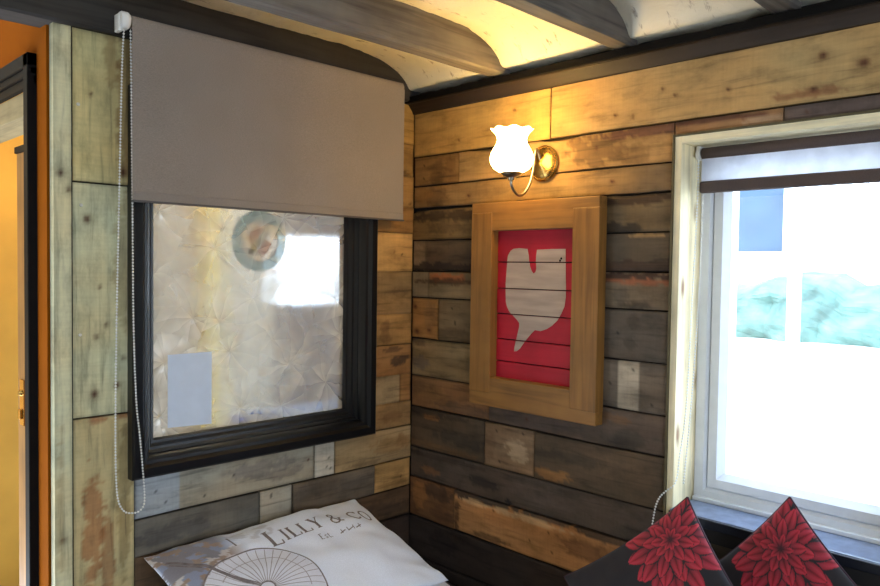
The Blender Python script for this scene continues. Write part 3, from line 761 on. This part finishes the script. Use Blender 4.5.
# ------------------------------------------------------------------ wall lamp
PY, PZ = -.655, 1.858
lamp = empty('wall_lamp', (0, PY, PZ)); tag(lamp, 'lit brass wall lamp with frosted tulip glass shade above the red panel', 'wall lamp')
b = MB(); b.lathe([(0.061, .0), (.061, .004), (.056, .008), (.052, .007), (.048, .010), (.036, .015), (.020, .019), (.010, .024), (0, .025)], (-.004, PY, PZ), (-1, 0, 0), n=40); autosmooth(b.build('wall_plate', M['brass'], lamp), 50)
sx, sz = -.176, 1.798
arm = smooth_path([(-.024, PY, PZ + .010), (-.036, PY, PZ + .034), (-.046, PY, PZ + .044), (-.053, PY, PZ + .030), (-.062, PY, PZ - .025), (-.080, PY, PZ - .075), (-.108, PY, PZ - .108), (-.136, PY, PZ - .118), (-.160, PY, PZ - .106), (sx, PY, PZ - .084), (sx, PY, sz - .008)], 8)
b = MB(); b.tube(arm, .0048, 10); b.build('arm', M['steel'], lamp, True)
b = MB(); b.lathe([(0, -.012), (.010, -.012), (.012, -.004), (.028, .002), (.034, .012), (.032, .016), (0, .016)], (sx, PY, sz), n=32); autosmooth(b.build('lamp_cup', M['steel'], lamp), 50)
prof = [(.026, .012), (.042, .015), (.058, .025), (.068, .040), (.0715, .056), (.068, .074), (.058, .092), (.050, .106), (.0475, .118), (.051, .132), (.060, .144), (.068, .151)]
inner = [(r - .004, h) for r, h in reversed(prof)]
def scal(r, h, th):
    w = max(0.0, (h - .118) / .033)
    return r * (1 + .03 * w * cos(8 * th)), h + .003 * w * cos(8 * th)
b = MB(); b.lathe(prof + inner, (sx, PY, sz), n=64, rfun=scal); shade = b.build('lamp_shade', M['shade'], lamp, True)
b = MB(); b.lathe([(0, .03), (.012, .03), (.013, .05), (.022, .075), (.024, .09), (.016, .108), (0, .113)], (sx, PY, sz), n=20); b.build('bulb', M['bulb'], shade, True)

# ------------------------------------------------------------------ framed red panel
pf = empty('framed_panel', (0, -.61, 1.36)); tag(pf, 'red painted board panel with off white speech bubble in a chunky stained wooden frame', 'picture')
FX0, FX1 = .0, -.043
b = MB(); b.box(FX0, FX1, -.361, -.906, 1.633, 1.733, .003); b.build('top_rail', M['frameH'], pf)
b = MB(); b.box(FX0, FX1, -.361, -.906, 1.002, 1.108, .003); b.build('bottom_rail', M['frameH'], pf)
b = MB(); b.box(FX0 - .001, FX1 - .003, -.3625, -.460, 1.050, 1.698, .003); b.build('stile', M['frameV'], pf)
b = MB(); b.box(FX0 - .001, FX1 - .003, -.806, -.9075, 1.045, 1.698, .003); b.build('stile', M['frameV'], pf)
zz = [1.10, 1.167, 1.246, 1.337, 1.428, 1.522, 1.64]
b = MB()
for i in range(6): b.box(.004, -.008 - .001 * (i % 2), -.43, -.84, zz[i] + .0018, zz[i + 1] - .0018, .0015)
panel = b.build('red_boards', M['red'], pf)
EM = [(-.508, 1.545), (-.52, 1.562), (-.533, 1.569), (-.56, 1.571), (-.596, 1.568), (-.602, 1.545), (-.604, 1.528), (-.608, 1.508), (-.615, 1.492), (-.624, 1.483), (-.631, 1.488), (-.635, 1.499), (-.633, 1.52), (-.634, 1.545), (-.637, 1.565), (-.70, 1.567), (-.756, 1.567),
      (-.758, 1.48), (-.761, 1.408), (-.756, 1.375), (-.744, 1.351), (-.728, 1.327), (-.706, 1.308), (-.684, 1.295), (-.658, 1.286), (-.634, 1.288), (-.62, 1.276), (-.598, 1.253), (-.57, 1.218), (-.556, 1.208), (-.543, 1.206), (-.546, 1.225), (-.552, 1.25), (-.564, 1.296), (-.564, 1.308), (-.554, 1.318), (-.535, 1.333),
      (-.519, 1.346), (-.508, 1.362), (-.502, 1.38), (-.499, 1.444), (-.503, 1.505)]
def clip_poly(poly, lo, hi):
    for (lim, sgn) in ((lo, 1), (hi, -1)):
        out = []
        for i in range(len(poly)):
            p, q = poly[i], poly[(i + 1) % len(poly)]
            pi_, qi = sgn * (p[1] - lim) >= 0, sgn * (q[1] - lim) >= 0
            if pi_: out.append(p)
            if pi_ != qi:
                t = (lim - p[1]) / (q[1] - p[1]); out.append((p[0] + (q[0] - p[0]) * t, lim))
        poly = out
    return poly
from mathutils.geometry import tessellate_polygon
bm = bmesh.new()
for tri in tessellate_polygon([[Vector((p[0], p[1], 0)) for p in EM]]):
    for i in range(6):
        pl = clip_poly([EM[k] for k in tri], zz[i] + .002, zz[i + 1] - .002)
        pl = [p for k, p in enumerate(pl) if (Vector(p) - Vector(pl[k - 1])).length > 1e-6]
        if len(pl) > 2:
            x = -.0094 - .001 * (i % 2)
            bm.faces.new([bm.verts.new((x, p[0], p[1])) for p in pl])
bmesh.ops.remove_doubles(bm, verts=bm.verts, dist=1e-5)
bmesh.ops.recalc_face_normals(bm, faces=bm.faces)
me = bpy.data.meshes.new('speech_bubble'); bm.to_mesh(me); bm.free()
link('speech_bubble', me, M['emblem'], panel)
b = MB()
for (y, z) in ((-.735, 1.528), (-.74, 1.535)): b.lathe([(0, .001), (.004, .001)], (-.0105, y, z), (-1, 0, 0), n=10)
b.build('nail_hole', M['blackmatt'], panel)

# ------------------------------------------------------------------ doorway on the left
wl = MB(); wl.box(-1.36, -1.30, .03, .112, 0, 2.36); wl.box(-1.36, -1.30, .112, 1.6, 2.09, 2.36)
wh = wl.build('wall_hall', M['orange']); tag(wh, 'orange brown painted return wall beside the left doorway', 'wall', kind='structure')
d1 = empty('door_1', (-1.36, .5, 0)); tag(d1, 'doorway with black architrave at the far left', 'doorway', kind='structure')
b = MB()
for (x, y0, y1) in ((-1.385, .112, .150), (-1.378, .150, .172), (-1.37, .172, .200)):
    b.box(-1.355, x, y0, y1, 0, 2.09 - (y0 - .112), .003)
b.build('architrave', M['blackmatt'], d1)
b = MB()
for (x, d0, d1_) in ((-1.385, 0, .038), (-1.378, .038, .06), (-1.37, .06, .088)):
    b.box(-1.355, x, .112, 1.2, 2.09 - d1_, 2.09 - d0, .003)
b.build('head_architrave', M['blackmatt'], d1)
b = MB(); b.box(-1.36, -1.26, .205, 1.2, 1.93, 2.0, .002); b.build('lintel', wood_solid('grey timber lintel', (150, 135, 100), .7, 'Y'), d1)
b = MB(); b.box(-1.352, -1.30, .201, .335, 0, 1.83, .003); b.build('jamb', M['frameV'], d1)
b = MB(); b.box(-1.356, -1.298, .2005, .345, 1.83, 1.85, .002); b.build('jamb_cap', M['blackmatt'], d1)
lt = MB(); lt.box(-1.357, -1.352, .262, .300, 1.0, 1.14, .001); lt.lathe([(0, .010), (.008, .008), (.010, 0)], (-1.357, .281, 1.10), (-1, 0, 0), n=16); lt.box(-1.365, -1.357, .27, .292, 1.02, 1.05, .002)
lt.build('latch', M['brass'], d1)

# ------------------------------------------------------------------ room beyond the patterned glass
wf = MB(); wf.box(-.62, .30, 1.5, 1.55, 0, 2.36)
o = wf.build('wall_back', M['cream']); tag(o, 'cream wall of the room beyond the glass', 'wall', kind='structure')
b = MB(); b.box(-1.9, -.62, 1.5, 1.55, 0, 2.36); o = b.build('wall_back', M['yellow']); tag(o, 'yellow wall seen through the left doorway', 'wall', kind='structure')
b = MB(); b.box(.30, 1.6, 1.5, 1.55, 0, 1.25); b.box(.30, 1.6, 1.5, 1.55, 1.69, 2.36); b.box(.80, 1.6, 1.5, 1.55, 1.25, 1.69)
o = b.build('wall_far', M['mauve']); tag(o, 'mauve grey wall with a small bright opening beyond the glass', 'wall', kind='structure')
b = MB(); b.box(1.55, 1.6, .11, 1.5, 0, 2.36); o = b.build('wall_end', M['mauve']); tag(o, kind='structure')
b = MB(); b.box(-1.3, 1.6, .11, 1.5, -.06, 0); o = b.build('floor', M['floor']); tag(o, kind='structure')
b = MB(); b.box(-1.36, 1.6, .12, 1.56, 2.36, 2.42); o = b.build('ceiling', M['plaster']); tag(o, kind='structure')
b = MB(); b.box(-1.36, -1.355, .9, 1.5, 0, 2.36); o = b.build('wall_side', M['yellow']); tag(o, kind='structure')
b = MB(); b.box(-.175, -.095, 1.40, 1.5, 0, 2.36, .004); o = b.build('post', simple('yellow lit strip colour', (255, 226, 120), .5)); tag(o, 'post coloured yellow for a strip of warm light behind the patterned glass', 'post', kind='structure')  # added post, its yellow stands in for a lit strip
b = MB(); b.box(.30, .80, 1.495, 1.55, 1.25, 1.27); b.box(.30, .32, 1.495, 1.55, 1.25, 1.69); b.box(.78, .80, 1.495, 1.55, 1.25, 1.69); b.box(.30, .8, 1.495, 1.55, 1.67, 1.69)
w3 = b.build('window_3', M['pvc']); tag(w3, 'small bright window glowing beyond the patterned glass', 'window', kind='structure')
b = MB(); b.box(-.62, -.10, .10, .34, .90, .93, .003); o = b.build('blue_streak_board', simple('blue streak colour', (90, 140, 235), .4, var=.2, scale=12)); o.parent = w2; o.matrix_parent_inverse = Matrix.Translation(-w2.location)  # board added to give the blue streak along the glass foot

# ------------------------------------------------------------------ bench
bn = empty('bench', (-.8, -.4, 0)); tag(bn, 'dark brown corner bench running under both plank walls', 'bench')
b = MB(); b.box(-1.30, -.03, -.62, -.03, .22, .30, .02); autosmooth(b.build('seat', M['bench'], bn))
b = MB(); b.box(-.62, -.03, -2.2, -.64, .22, .30, .02); autosmooth(b.build('seat', M['bench'], bn))
b = MB(); b.box(-1.28, -.03, -.58, -.03, 0, .22); b.box(-.58, -.03, -2.2, -.58, 0, .22); b.build('base', M['bench'], bn)

# ------------------------------------------------------------------ pillows and cushions
def pad(name, O, ex, ey, nrm, L_, W_, H, parent, mat, colfn, nu=60, nv=60, pinch=.05, pw=.42, wr=.004, sd=0.0, flat_back=1.0):
    O, ex, ey, nrm = Vector(O), Vector(ex).normalized(), Vector(ey).normalized(), Vector(nrm).normalized()
    def surf(u, v, side=1):
        s = u * (1 - pinch * (1 - v * v)); t = v * (1 - pinch * (1 - u * u))
        e = max(0.0, (1 - u * u) * (1 - v * v)) ** pw
        h = H * e * (1 if side > 0 else flat_back)
        w = wr * e ** .5 * (nz(u * 2.2 + sd, v * 2.2, sd) + .6 * nz(u * 5 + sd, v * 4, sd + 3) * (0.4 + max(abs(u), abs(v))))
        # gathered creases running in from the corners
        w += wr * .5 * e ** .5 * sin((u - v) * 16 + 3 * nz(u * 3, v * 3, sd)) * max(0, abs(u) * abs(v) - .25)
        return O + ex * ((s + 1) / 2 * L_) + ey * ((t + 1) / 2 * W_) + nrm * (side * h + w)
    vs = []; cs = []
    for side in (1, -1):
        for j in range(nv + 1):
            for i in range(nu + 1):
                u, v = 2 * i / nu - 1, 2 * j / nv - 1
                # crowd rows towards the rim
                u2, v2 = sin(u * pi / 2) * .35 + u * .65, sin(v * pi / 2) * .35 + v * .65
                vs.append(surf(u2, v2, side)); cs.append(colfn((u2 + 1) / 2 * L_, (v2 + 1) / 2 * W_, side))
    W1 = nu + 1; NN = W1 * (nv + 1); fs = []
    for j in range(nv):
        for i in range(nu):
            k = j * W1 + i
            fs.append((k, k + 1, k + W1 + 1, k + W1)); k += NN; fs.append((k, k + W1, k + W1 + 1, k + 1))
    me = bpy.data.meshes.new(name); me.from_pydata([tuple(p) for p in vs], [], fs)
    at = me.color_attributes.new('tint', 'FLOAT_COLOR', 'POINT'); at.data.foreach_set('color', [x for c in cs for x in (*c, 1.0)])
    bm = bmesh.new(); bm.from_mesh(me); bmesh.ops.remove_doubles(bm, verts=bm.verts, dist=2e-5); bmesh.ops.recalc_face_normals(bm, faces=bm.faces); bm.to_mesh(me); bm.free()
    o = link(name, me, mat, parent, True)
    return o, surf

# lower white pillow
PL = dict(A=Vector((-1.08, -.05, .625)), B=Vector((-.34, -.05, .63)), C=Vector((-.36, -.54, .48)))
ex = (PL['B'] - PL['A']).normalized(); ey = PL['C'] - PL['B']; ey = (ey - ex * ey.dot(ex)).normalized(); nn = ey.cross(ex).normalized()
if nn.z < 0: nn = -nn
lowp = empty('pillow', (-.6, -.4, .42)); tag(lowp, 'plain white pillow underneath the printed one on the bench', 'pillow', 'white pillows')
white = lin((234, 238, 252))
pad('cover', (-1.00, -.12, .492), (1, .03, 0), (-.03, -1, -.28), (0, -.28, 1), .80, .50, .058, lowp, M['fabric_print'], lambda s, t, d: white, 50, 50, .05, .4, .010, 3.3)

def pillow_col(s, t, side):
    c = list(lin((232, 237, 252)))
    if side < 0: return tuple(c)
    # faded collage at the left end of the case
    x = s - .018; y = t - .018
    n = fbm(x * 14 + 3, y * 14, 1.0); n2 = fbm(x * 22 + 9, y * 30, 5.0); n3 = fbm(x * 9, y * 9, 8.0)
    edge = .245 + .02 * nz(y * 20, 3)
    inwheel = (x - .190) ** 2 + (y - .325) ** 2 < .182 ** 2
    if x < edge and not inwheel:
        f = max(0, min(1, (edge - x) * 14))
        if n > .06: k = lin((112, 104, 112))
        elif n2 > .06: k = lin((140, 108, 82))
        elif n3 < -.05: k = lin((120, 128, 158))
        else: k = lin((196, 186, 184))
        c = [c[i] * (1 - f * .92) + k[i] * f * .92 for i in range(3)]
    if .02 < y < .10 and .22 < x < .36 and n2 > .02:
        k = lin((178, 174, 182)); c = [c[i] * .5 + k[i] * .5 for i in range(3)]
    if inwheel:
        k = lin((210, 200, 206)); c = [c[i] * .6 + k[i] * .4 for i in range(3)]
    return tuple(c)
prp = empty('pillow', (-.7, -.25, .56)); tag(prp, 'white pillow printed with faded lettering and a spoked wheel leaning by the left wall', 'pillow', 'white pillows')
LP, WP, HP = .80, .52, .062
OP = PL['A'] - nn * .012 - ex * .036 - ey * .012
cover, surfP = pad('cover', OP, ex, ey, nn, LP, WP, HP, prp, M['fabric_print'], pillow_col, 150, 120, .035, .40, .015, 1.7, .3)
def onP(s, t, d=0.0):
    s += .018; t += .018
    u, v = max(-.995, min(.995, 2 * s / LP - 1)), max(-.995, min(.995, 2 * t / WP - 1))
    p = surfP(u, v); e = .004
    nrm = (surfP(min(1, u + e), v) - surfP(u - e, v)).cross(surfP(u, min(1, v + e)) - surfP(u, v - e)).normalized()
    if nrm.dot(nn) < 0: nrm = -nrm
    return p + nrm * (.0008 + d)
def dens(pts, step=.004):
    out = []
    for (x0, y0), (x1, y1) in zip(pts[:-1], pts[1:]):
        k = max(1, int(sqrt((x1 - x0) ** 2 + (y1 - y0) ** 2) / step))
        out += [(x0 + (x1 - x0) * i / k, y0 + (y1 - y0) * i / k) for i in range(k)]
    return out + [pts[-1]]
def pr_line(b, pts, w, closed=False): ribbon2(b, dens(pts), w, onP)
# lettering: strokes in a unit box (x right, y up), laid along an arc
GL = {
 'L': [([(0.2, 0), (.2, 1)], .16), ([(0.05, 1), (.38, 1)], .05), ([(.05, 0), (.72, 0)], .06), ([(.72, 0), (.74, .22)], .07)],
 'I': [([(.2, 0), (.2, 1)], .16), ([(.04, 1), (.36, 1)], .05), ([(.04, 0), (.36, 0)], .05)],
 'Y': [([(.12, 1), (.42, .48)], .15), ([(.42, .48), (.70, 1)], .06), ([(.42, .5), (.42, 0)], .15), ([(-.02, 1), (.26, 1)], .05), ([(.58, 1), (.84, 1)], .05), ([(.26, 0), (.58, 0)], .05)],
 '&': [([(.84, .06), (.66, .12), (.40, .52), (.24, .78), (.28, .95), (.42, 1), (.54, .9), (.52, .76), (.34, .56), (.12, .36), (.08, .16), (.22, .02), (.44, .02), (.62, .16), (.74, .44)], .10), ([(.62, .46), (.88, .46)], .05)],
 'C': [([(.72, .78), (.62, .95), (.44, 1), (.22, .9), (.09, .66), (.08, .36), (.20, .1), (.42, 0), (.64, .08), (.74, .24)], .11), ([(.72, .72), (.74, 1)], .06)],
 'O': [([(.42, 1), (.2, .9), (.08, .64), (.08, .36), (.2, .1), (.42, 0), (.64, .1), (.76, .36), (.76, .64), (.64, .9), (.42, 1)], .11)],
 'E': [([(.2, 0), (.2, 1)], .14), ([(.05, 1), (.66, 1)], .07), ([(.05, 0), (.7, 0)], .07), ([(.2, .52), (.52, .52)], .06)],
 's': [([(.5, .55), (.3, .62), (.12, .5), (.3, .32), (.5, .16), (.3, 0), (.08, .08)], .09)],
 't': [([(.22, .85), (.22, .1), (.36, 0), (.46, .08)], .1), ([(.06, .6), (.42, .6)], .06)],
 '.': [([(.1, 0), (.1, .12)], .12)],
}
ADV = {'L': .80, 'I': .48, 'Y': .92, '&': 1.02, 'C': .86, 'O': .9, 'E': .82, 's': .6, 't': .52, '.': .3, ' ': .38}
def write(b, txt, x, base, h):
    for ch in txt:
        hh = h
        for pts, w in GL.get(ch, []):
            q = []
            for (px_, py_) in dens(pts, .06):
                X = x + px_ * hh * .86
                q.append((X, base(X) - py_ * hh))
            ribbon2(b, q, w * hh, onP)
        x += ADV[ch] * hh * .92
    return x
b = MB()
base = lambda x: .158 - .020 * sin(max(0, min(1, (x - .30) / .45)) * pi) + .03 * max(0, x - .55)
xe = write(b, 'L', .302, lambda x: base(x) + .008, .080)
xe = write(b, 'ILLY', xe + .006, base, .062)
xe = write(b, ' & ', xe, base, .068)
write(b, 'CO', xe - .004, base, .062)
write(b, 'Est.', .475, lambda x: .195 - .02 * (x - .475), .026)
for k in range(3): pr_line(b, [(.56 + k * .034, .190), (.585 + k * .034, .182)], .004)
for k in range(4): pr_line(b, [(.57 + k * .025, .174), (.57 + k * .025, .192)], .003)
b.build('printed_lettering', M['ink'], cover)
b = MB(); cxw, cyw, rw = .190, .325, .185
def arc(cx_, cy_, r, a0, a1, n=60): return [(cx_ + r * cos(a0 + (a1 - a0) * i / n), cy_ + r * sin(a0 + (a1 - a0) * i / n)) for i in range(n + 1)]
pr_line(b, arc(cxw, cyw, rw, 0, 2 * pi), .0055)
pr_line(b, arc(cxw, cyw, rw * .13, 0, 2 * pi, 30), .006)
# dark frame bar from the left edge into the hub, and a small post
pr_line(b, [(.008, .055), (.07, .13), (cxw - .01, cyw - .02)], .012)
pr_line(b, [(.008, .075), (.07, .150)], .007)
pr_line(b, [(.205, .045), (.212, .10)], .005)
b.build('printed_wheel', M['ink'], cover)
b = MB()
for k in range(40):
    a = 2 * pi * k / 40
    pr_line(b, [(cxw + rw * .13 * cos(a), cyw + rw * .13 * sin(a)), (cxw + rw * .97 * cos(a), cyw + rw * .97 * sin(a))], .0026)
pr_line(b, arc(cxw, cyw, rw * .72, -2.4, .4), .003)
b.build('printed_spokes', M['inklight'], cover)

# dark cushions with red dahlias
def petal_rings(R_):
    rings = []
    for k, (r0, r1, n, w) in enumerate([(.40, 1.0, 14, .30), (.26, .84, 12, .28), (.14, .62, 11, .27), (.06, .42, 9, .26), (.0, .22, 8, .3)]):
        rings.append((r0 * R_, r1 * R_, n, w, k * .37))
    return rings
RED = lin((176, 24, 44)); PINK = lin((206, 74, 96)); DKR = lin((56, 14, 26)); BLK = lin((26, 20, 27))
def flower(x, y, cx_, cy_, R_, seed):
    dx, dy = x - cx_, y - cy_; r = sqrt(dx * dx + dy * dy)
    if r > R_ * 1.08: return None
    th = atan2(dy, dx); res = None
    for (r0, r1, n, w, off) in petal_rings(R_):
        step = 2 * pi / n
        for dk in (0, 1, -1):
            idx = round((th - off) / step) + dk
            pc = off + idx * step + .10 * sin(idx * 12.9 + seed * 3 + n)
            jr = .96 + .13 * sin(idx * 7.3 + seed + n)
            L1 = r0 + (r1 - r0) * jr
            da = (th - pc + pi) % (2 * pi) - pi
            al = r * cos(da); ac = r * sin(da)
            t = (al - r0) / (L1 - r0)
            if t < 0 or t > 1: continue
            hw = (r1 * step * .5) * .72 * max(0, sin(pi * min(1, t * .95 + .05) ** 1.15)) ** .9
            q = abs(ac) / max(hw, 1e-5)
            if q < 1:
                if q > .82 or t > .96: res = BLK
                else:
                    f = max(0, min(1, t * 1.3 - .22)); vein = 1 if q > .10 else .6
                    hl = max(0, 1 - abs(q - .45) / .35) * t  # pink highlight of window light painted into the petal
                    res = tuple((DKR[i] * (1 - f) + RED[i] * f) * vein * (1 - .45 * hl) + PINK[i] * .45 * hl * vein for i in range(3))
                break
    return res
def cushion(tip, lean, roll, size, label, seed, fl, yaw=0):
    Lr = radians(lean); ro = radians(roll)
    D0 = Vector((-sin(Lr), 0, -cos(Lr))); Wv = Vector((0, 1, 0)); n_ = Vector((-cos(Lr), 0, sin(Lr)))
    Rz = Matrix.Rotation(radians(yaw), 3, 'Z'); D0, Wv, n_ = Rz @ D0, Rz @ Wv, Rz @ n_
    D = D0 * cos(ro) + Wv * sin(ro); Wp = Wv * cos(ro) - D0 * sin(ro)
    e1 = (D + Wp).normalized(); e2 = (D - Wp).normalized()      # left edge, right edge going down from the tip
    T = Vector(tip)
    c = T + D * size * .7
    root = empty('cushion', tuple(c)); tag(root, label, 'cushion', 'flower print cushions')
    def colf(s, t, side):
        if side < 0: return BLK
        for f in fl:
            r = flower(s, t, f[0] * size, f[1] * size, f[2] * size, seed + f[0] * 10)
            if r: return r
        n = 1 + .15 * nz(s * 30, t * 30, seed)
        return tuple(x * n for x in BLK)
    o, sf = pad('cover', T, e1, e2, n_, size, size, .052, root, M['cushion'], colf, 240, 240, .075, .42, .006, seed)
    # piping round the seam
    b = MB(); pts = []
    for (ua, va, ub, vb) in ((-1, -1, 1, -1), (1, -1, 1, 1), (1, 1, -1, 1), (-1, 1, -1, -1)):
        for k in range(24):
            f = k / 24; u, v = ua + (ub - ua) * f, va + (vb - va) * f
            pts.append(sf(u, v))
    pts.append(pts[0]); b.tube(pts, .0028, 6, False); b.build('seam', simple('dark plum piping', (62, 34, 48), .7), o, True)
    return root
cushion((-.20, -1.298, .900), 22, 1, .43, 'black cushion with red dahlia print, the one nearer the corner of the room', 1.0, [(.19, .17, .36), (.86, .50, .30), (.42, .86, .30)])
cushion((-.055, -1.506, .918), 14, -4, .45, 'black cushion with red dahlia print, below the middle of the bright window', 2.0, [(.20, .18, .36), (.9, .55, .30), (.5, .9, .30)])

# ------------------------------------------------------------------ outside
g = MB(); g.box(.30, 60, -40, 40, .50, .55); o = g.build('ground_outside', simple('pale gravel', (232, 230, 224), .9, var=.06, scale=3)); tag(o, 'pale ground outside', 'ground', kind='structure')
def hedge(x, y0, y1, z1, lab, col, sd):
    b = MB(); n, m = 60, 24; vs = []
    for j in range(m + 1):
        for i in range(n + 1):
            y = y0 + (y1 - y0) * i / n; q = j / m
            z = .5 + (z1 - .5 + .25 * fbm(y * .9, sd)) * sin(q * pi / 2)
            vs.append((x + 1.2 * (q ** 2) + .25 * fbm(y * 2.2, z * 2.2, sd), y, z))
    b.add(vs, [(j * (n + 1) + i, j * (n + 1) + i + 1, (j + 1) * (n + 1) + i + 1, (j + 1) * (n + 1) + i) for j in range(m) for i in range(n)])
    o = b.build('hedge', simple('hazy foliage ' + str(sd), col, .9, var=.5, scale=3, bump=.5, bscale=8)); tag(o, lab, 'hedge', kind='stuff')
hedge(8.6, -3.0, 5.5, 1.42, 'pale green blue hedge across the bright yard outside', (92, 122, 112), 2)
po = empty('glazed_porch', (7, 1.4, .55)); tag(po, 'white framed glazed porch standing outside the bright window', 'porch')
b = MB()
b.box(6.9, 7.05, 1.10, .995, 1.48, 3.2, .01); b.box(6.895, 7.055, 1.03, .92, .55, 1.50, .01); b.box(6.88, 7.05, 2.4, .925, 1.45, 1.531, .0); b.box(6.9, 7.05, 1.92, 1.80, .55, 3.2, .01)
b.box(6.91, 7.04, 2.4, 1.05, 3.1, 3.19, .01); b.box(6.91, 7.04, 2.4, 1.05, 1.5, 1.74, .01)
b.build('frame', M['pvc'], po)
b = MB(); b.box(6.97, 6.99, 1.80, 1.10, 1.74, 3.1); b.build('pane', simple('blue grey reflecting pane', (50, 72, 92), .4, var=.25, scale=1.5), po)

# ------------------------------------------------------------------ light
wd = bpy.data.worlds.new('World'); SC.world = wd; wd.use_nodes = True
nt = wd.node_tree; nt.nodes.clear(); N = NT(nt)
tc = N.n('TexCoord').outputs['Generated']
z = N.n('SeparateXYZ', {0: tc}).outputs[2]
c = N.ramp(z, [(0.0, (0.70, 0.83, 1.0)), (0.4, (0.66, 0.81, 1.0)), (1.0, (0.55, 0.76, 1.0))])
bg = N.n('Background', {'Color': c, 'Strength': 10.0}); wo = nt.nodes.new('ShaderNodeOutputWorld'); nt.links.new(bg.outputs[0], wo.inputs[0])

def light(kind, name, loc, energy, col, size=.3, rot=None, sy=None):
    d = bpy.data.lights.new(name, kind); d.energy = energy; d.color = col
    o = bpy.data.objects.new(name, d); COL.objects.link(o); o.location = loc
    if kind == 'AREA':
        d.size = size
        if sy: d.shape = 'RECTANGLE'; d.size_y = sy
    elif kind == 'POINT': d.shadow_soft_size = size
    if rot: o.rotation_euler = rot
    return o
p = light('AREA', 'window_portal', (.22, -1.476, 1.33), 1, (1, 1, 1), .68, (0, radians(90), 0), 1.1)
p.data.size = 1.1; p.data.size_y = .66; p.data.cycles.is_portal = True
light('POINT', 'hall_fill', (-1.75, .75, 1.9), 2.2, (1, .70, .36), .1)  # unseen point light added to warm the hall
light('POINT', 'next_room_light', (-.14, 1.22, 2.22), 15, (1, .84, .60), .05)
light('POINT', 'next_room_light', (-1.05, 1.1, 1.9), 4, (1, .74, .38), .06)  # extra unseen light, added to brighten the yellow wall past the doorway
# the rest of the room behind the camera, with its own window
b = MB(); b.box(-4.25, -4.2, -4.2, 1.6, 0, 2.36); b.box(-4.2, -1.36, 1.55, 1.6, 0, 2.36)
tag(b.build('wall_west', M['cream']), 'wall behind the camera', 'wall', kind='structure')
b = MB(); b.box(-4.2, -3.1, -4.25, -4.2, 0, 2.36); b.box(-3.1, -1.3, -4.25, -4.2, 0, .8); b.box(-3.1, -1.3, -4.25, -4.2, 1.9, 2.36); b.box(-1.3, .2, -4.25, -4.2, 0, 2.36)
tag(b.build('wall_south', M['cream']), 'wall with a window behind the camera', 'wall', kind='structure')
p = light('AREA', 'window_portal', (-2.2, -4.22, 1.35), 1, (1, 1, 1), 1.8, (radians(90), 0, 0), 1.1); p.data.cycles.is_portal = True

# ------------------------------------------------------------------ camera
yaw, pitch, roll = radians(45.02), radians(-1.993), radians(0.806); F = 738.7
fw = Vector((cos(pitch) * cos(yaw), cos(pitch) * sin(yaw), sin(pitch)))
r0 = fw.cross(Vector((0, 0, 1))).normalized(); u0 = r0.cross(fw)
rr = r0 * cos(roll) + u0 * sin(roll); uu = -r0 * sin(roll) + u0 * cos(roll)
cam = bpy.data.cameras.new('camera'); co = bpy.data.objects.new('camera', cam); COL.objects.link(co)
mw = Matrix((rr, uu, -fw)).transposed().to_4x4(); mw.translation = Vector((-2.040, -2.200, 1.5)); co.matrix_world = mw
cam.sensor_width = 36; cam.lens = F / 880 * 36; cam.clip_start = .02
SC.camera = co
SC.view_settings.view_transform = 'Standard'; SC.view_settings.look = 'None'; SC.view_settings.exposure = 0.0
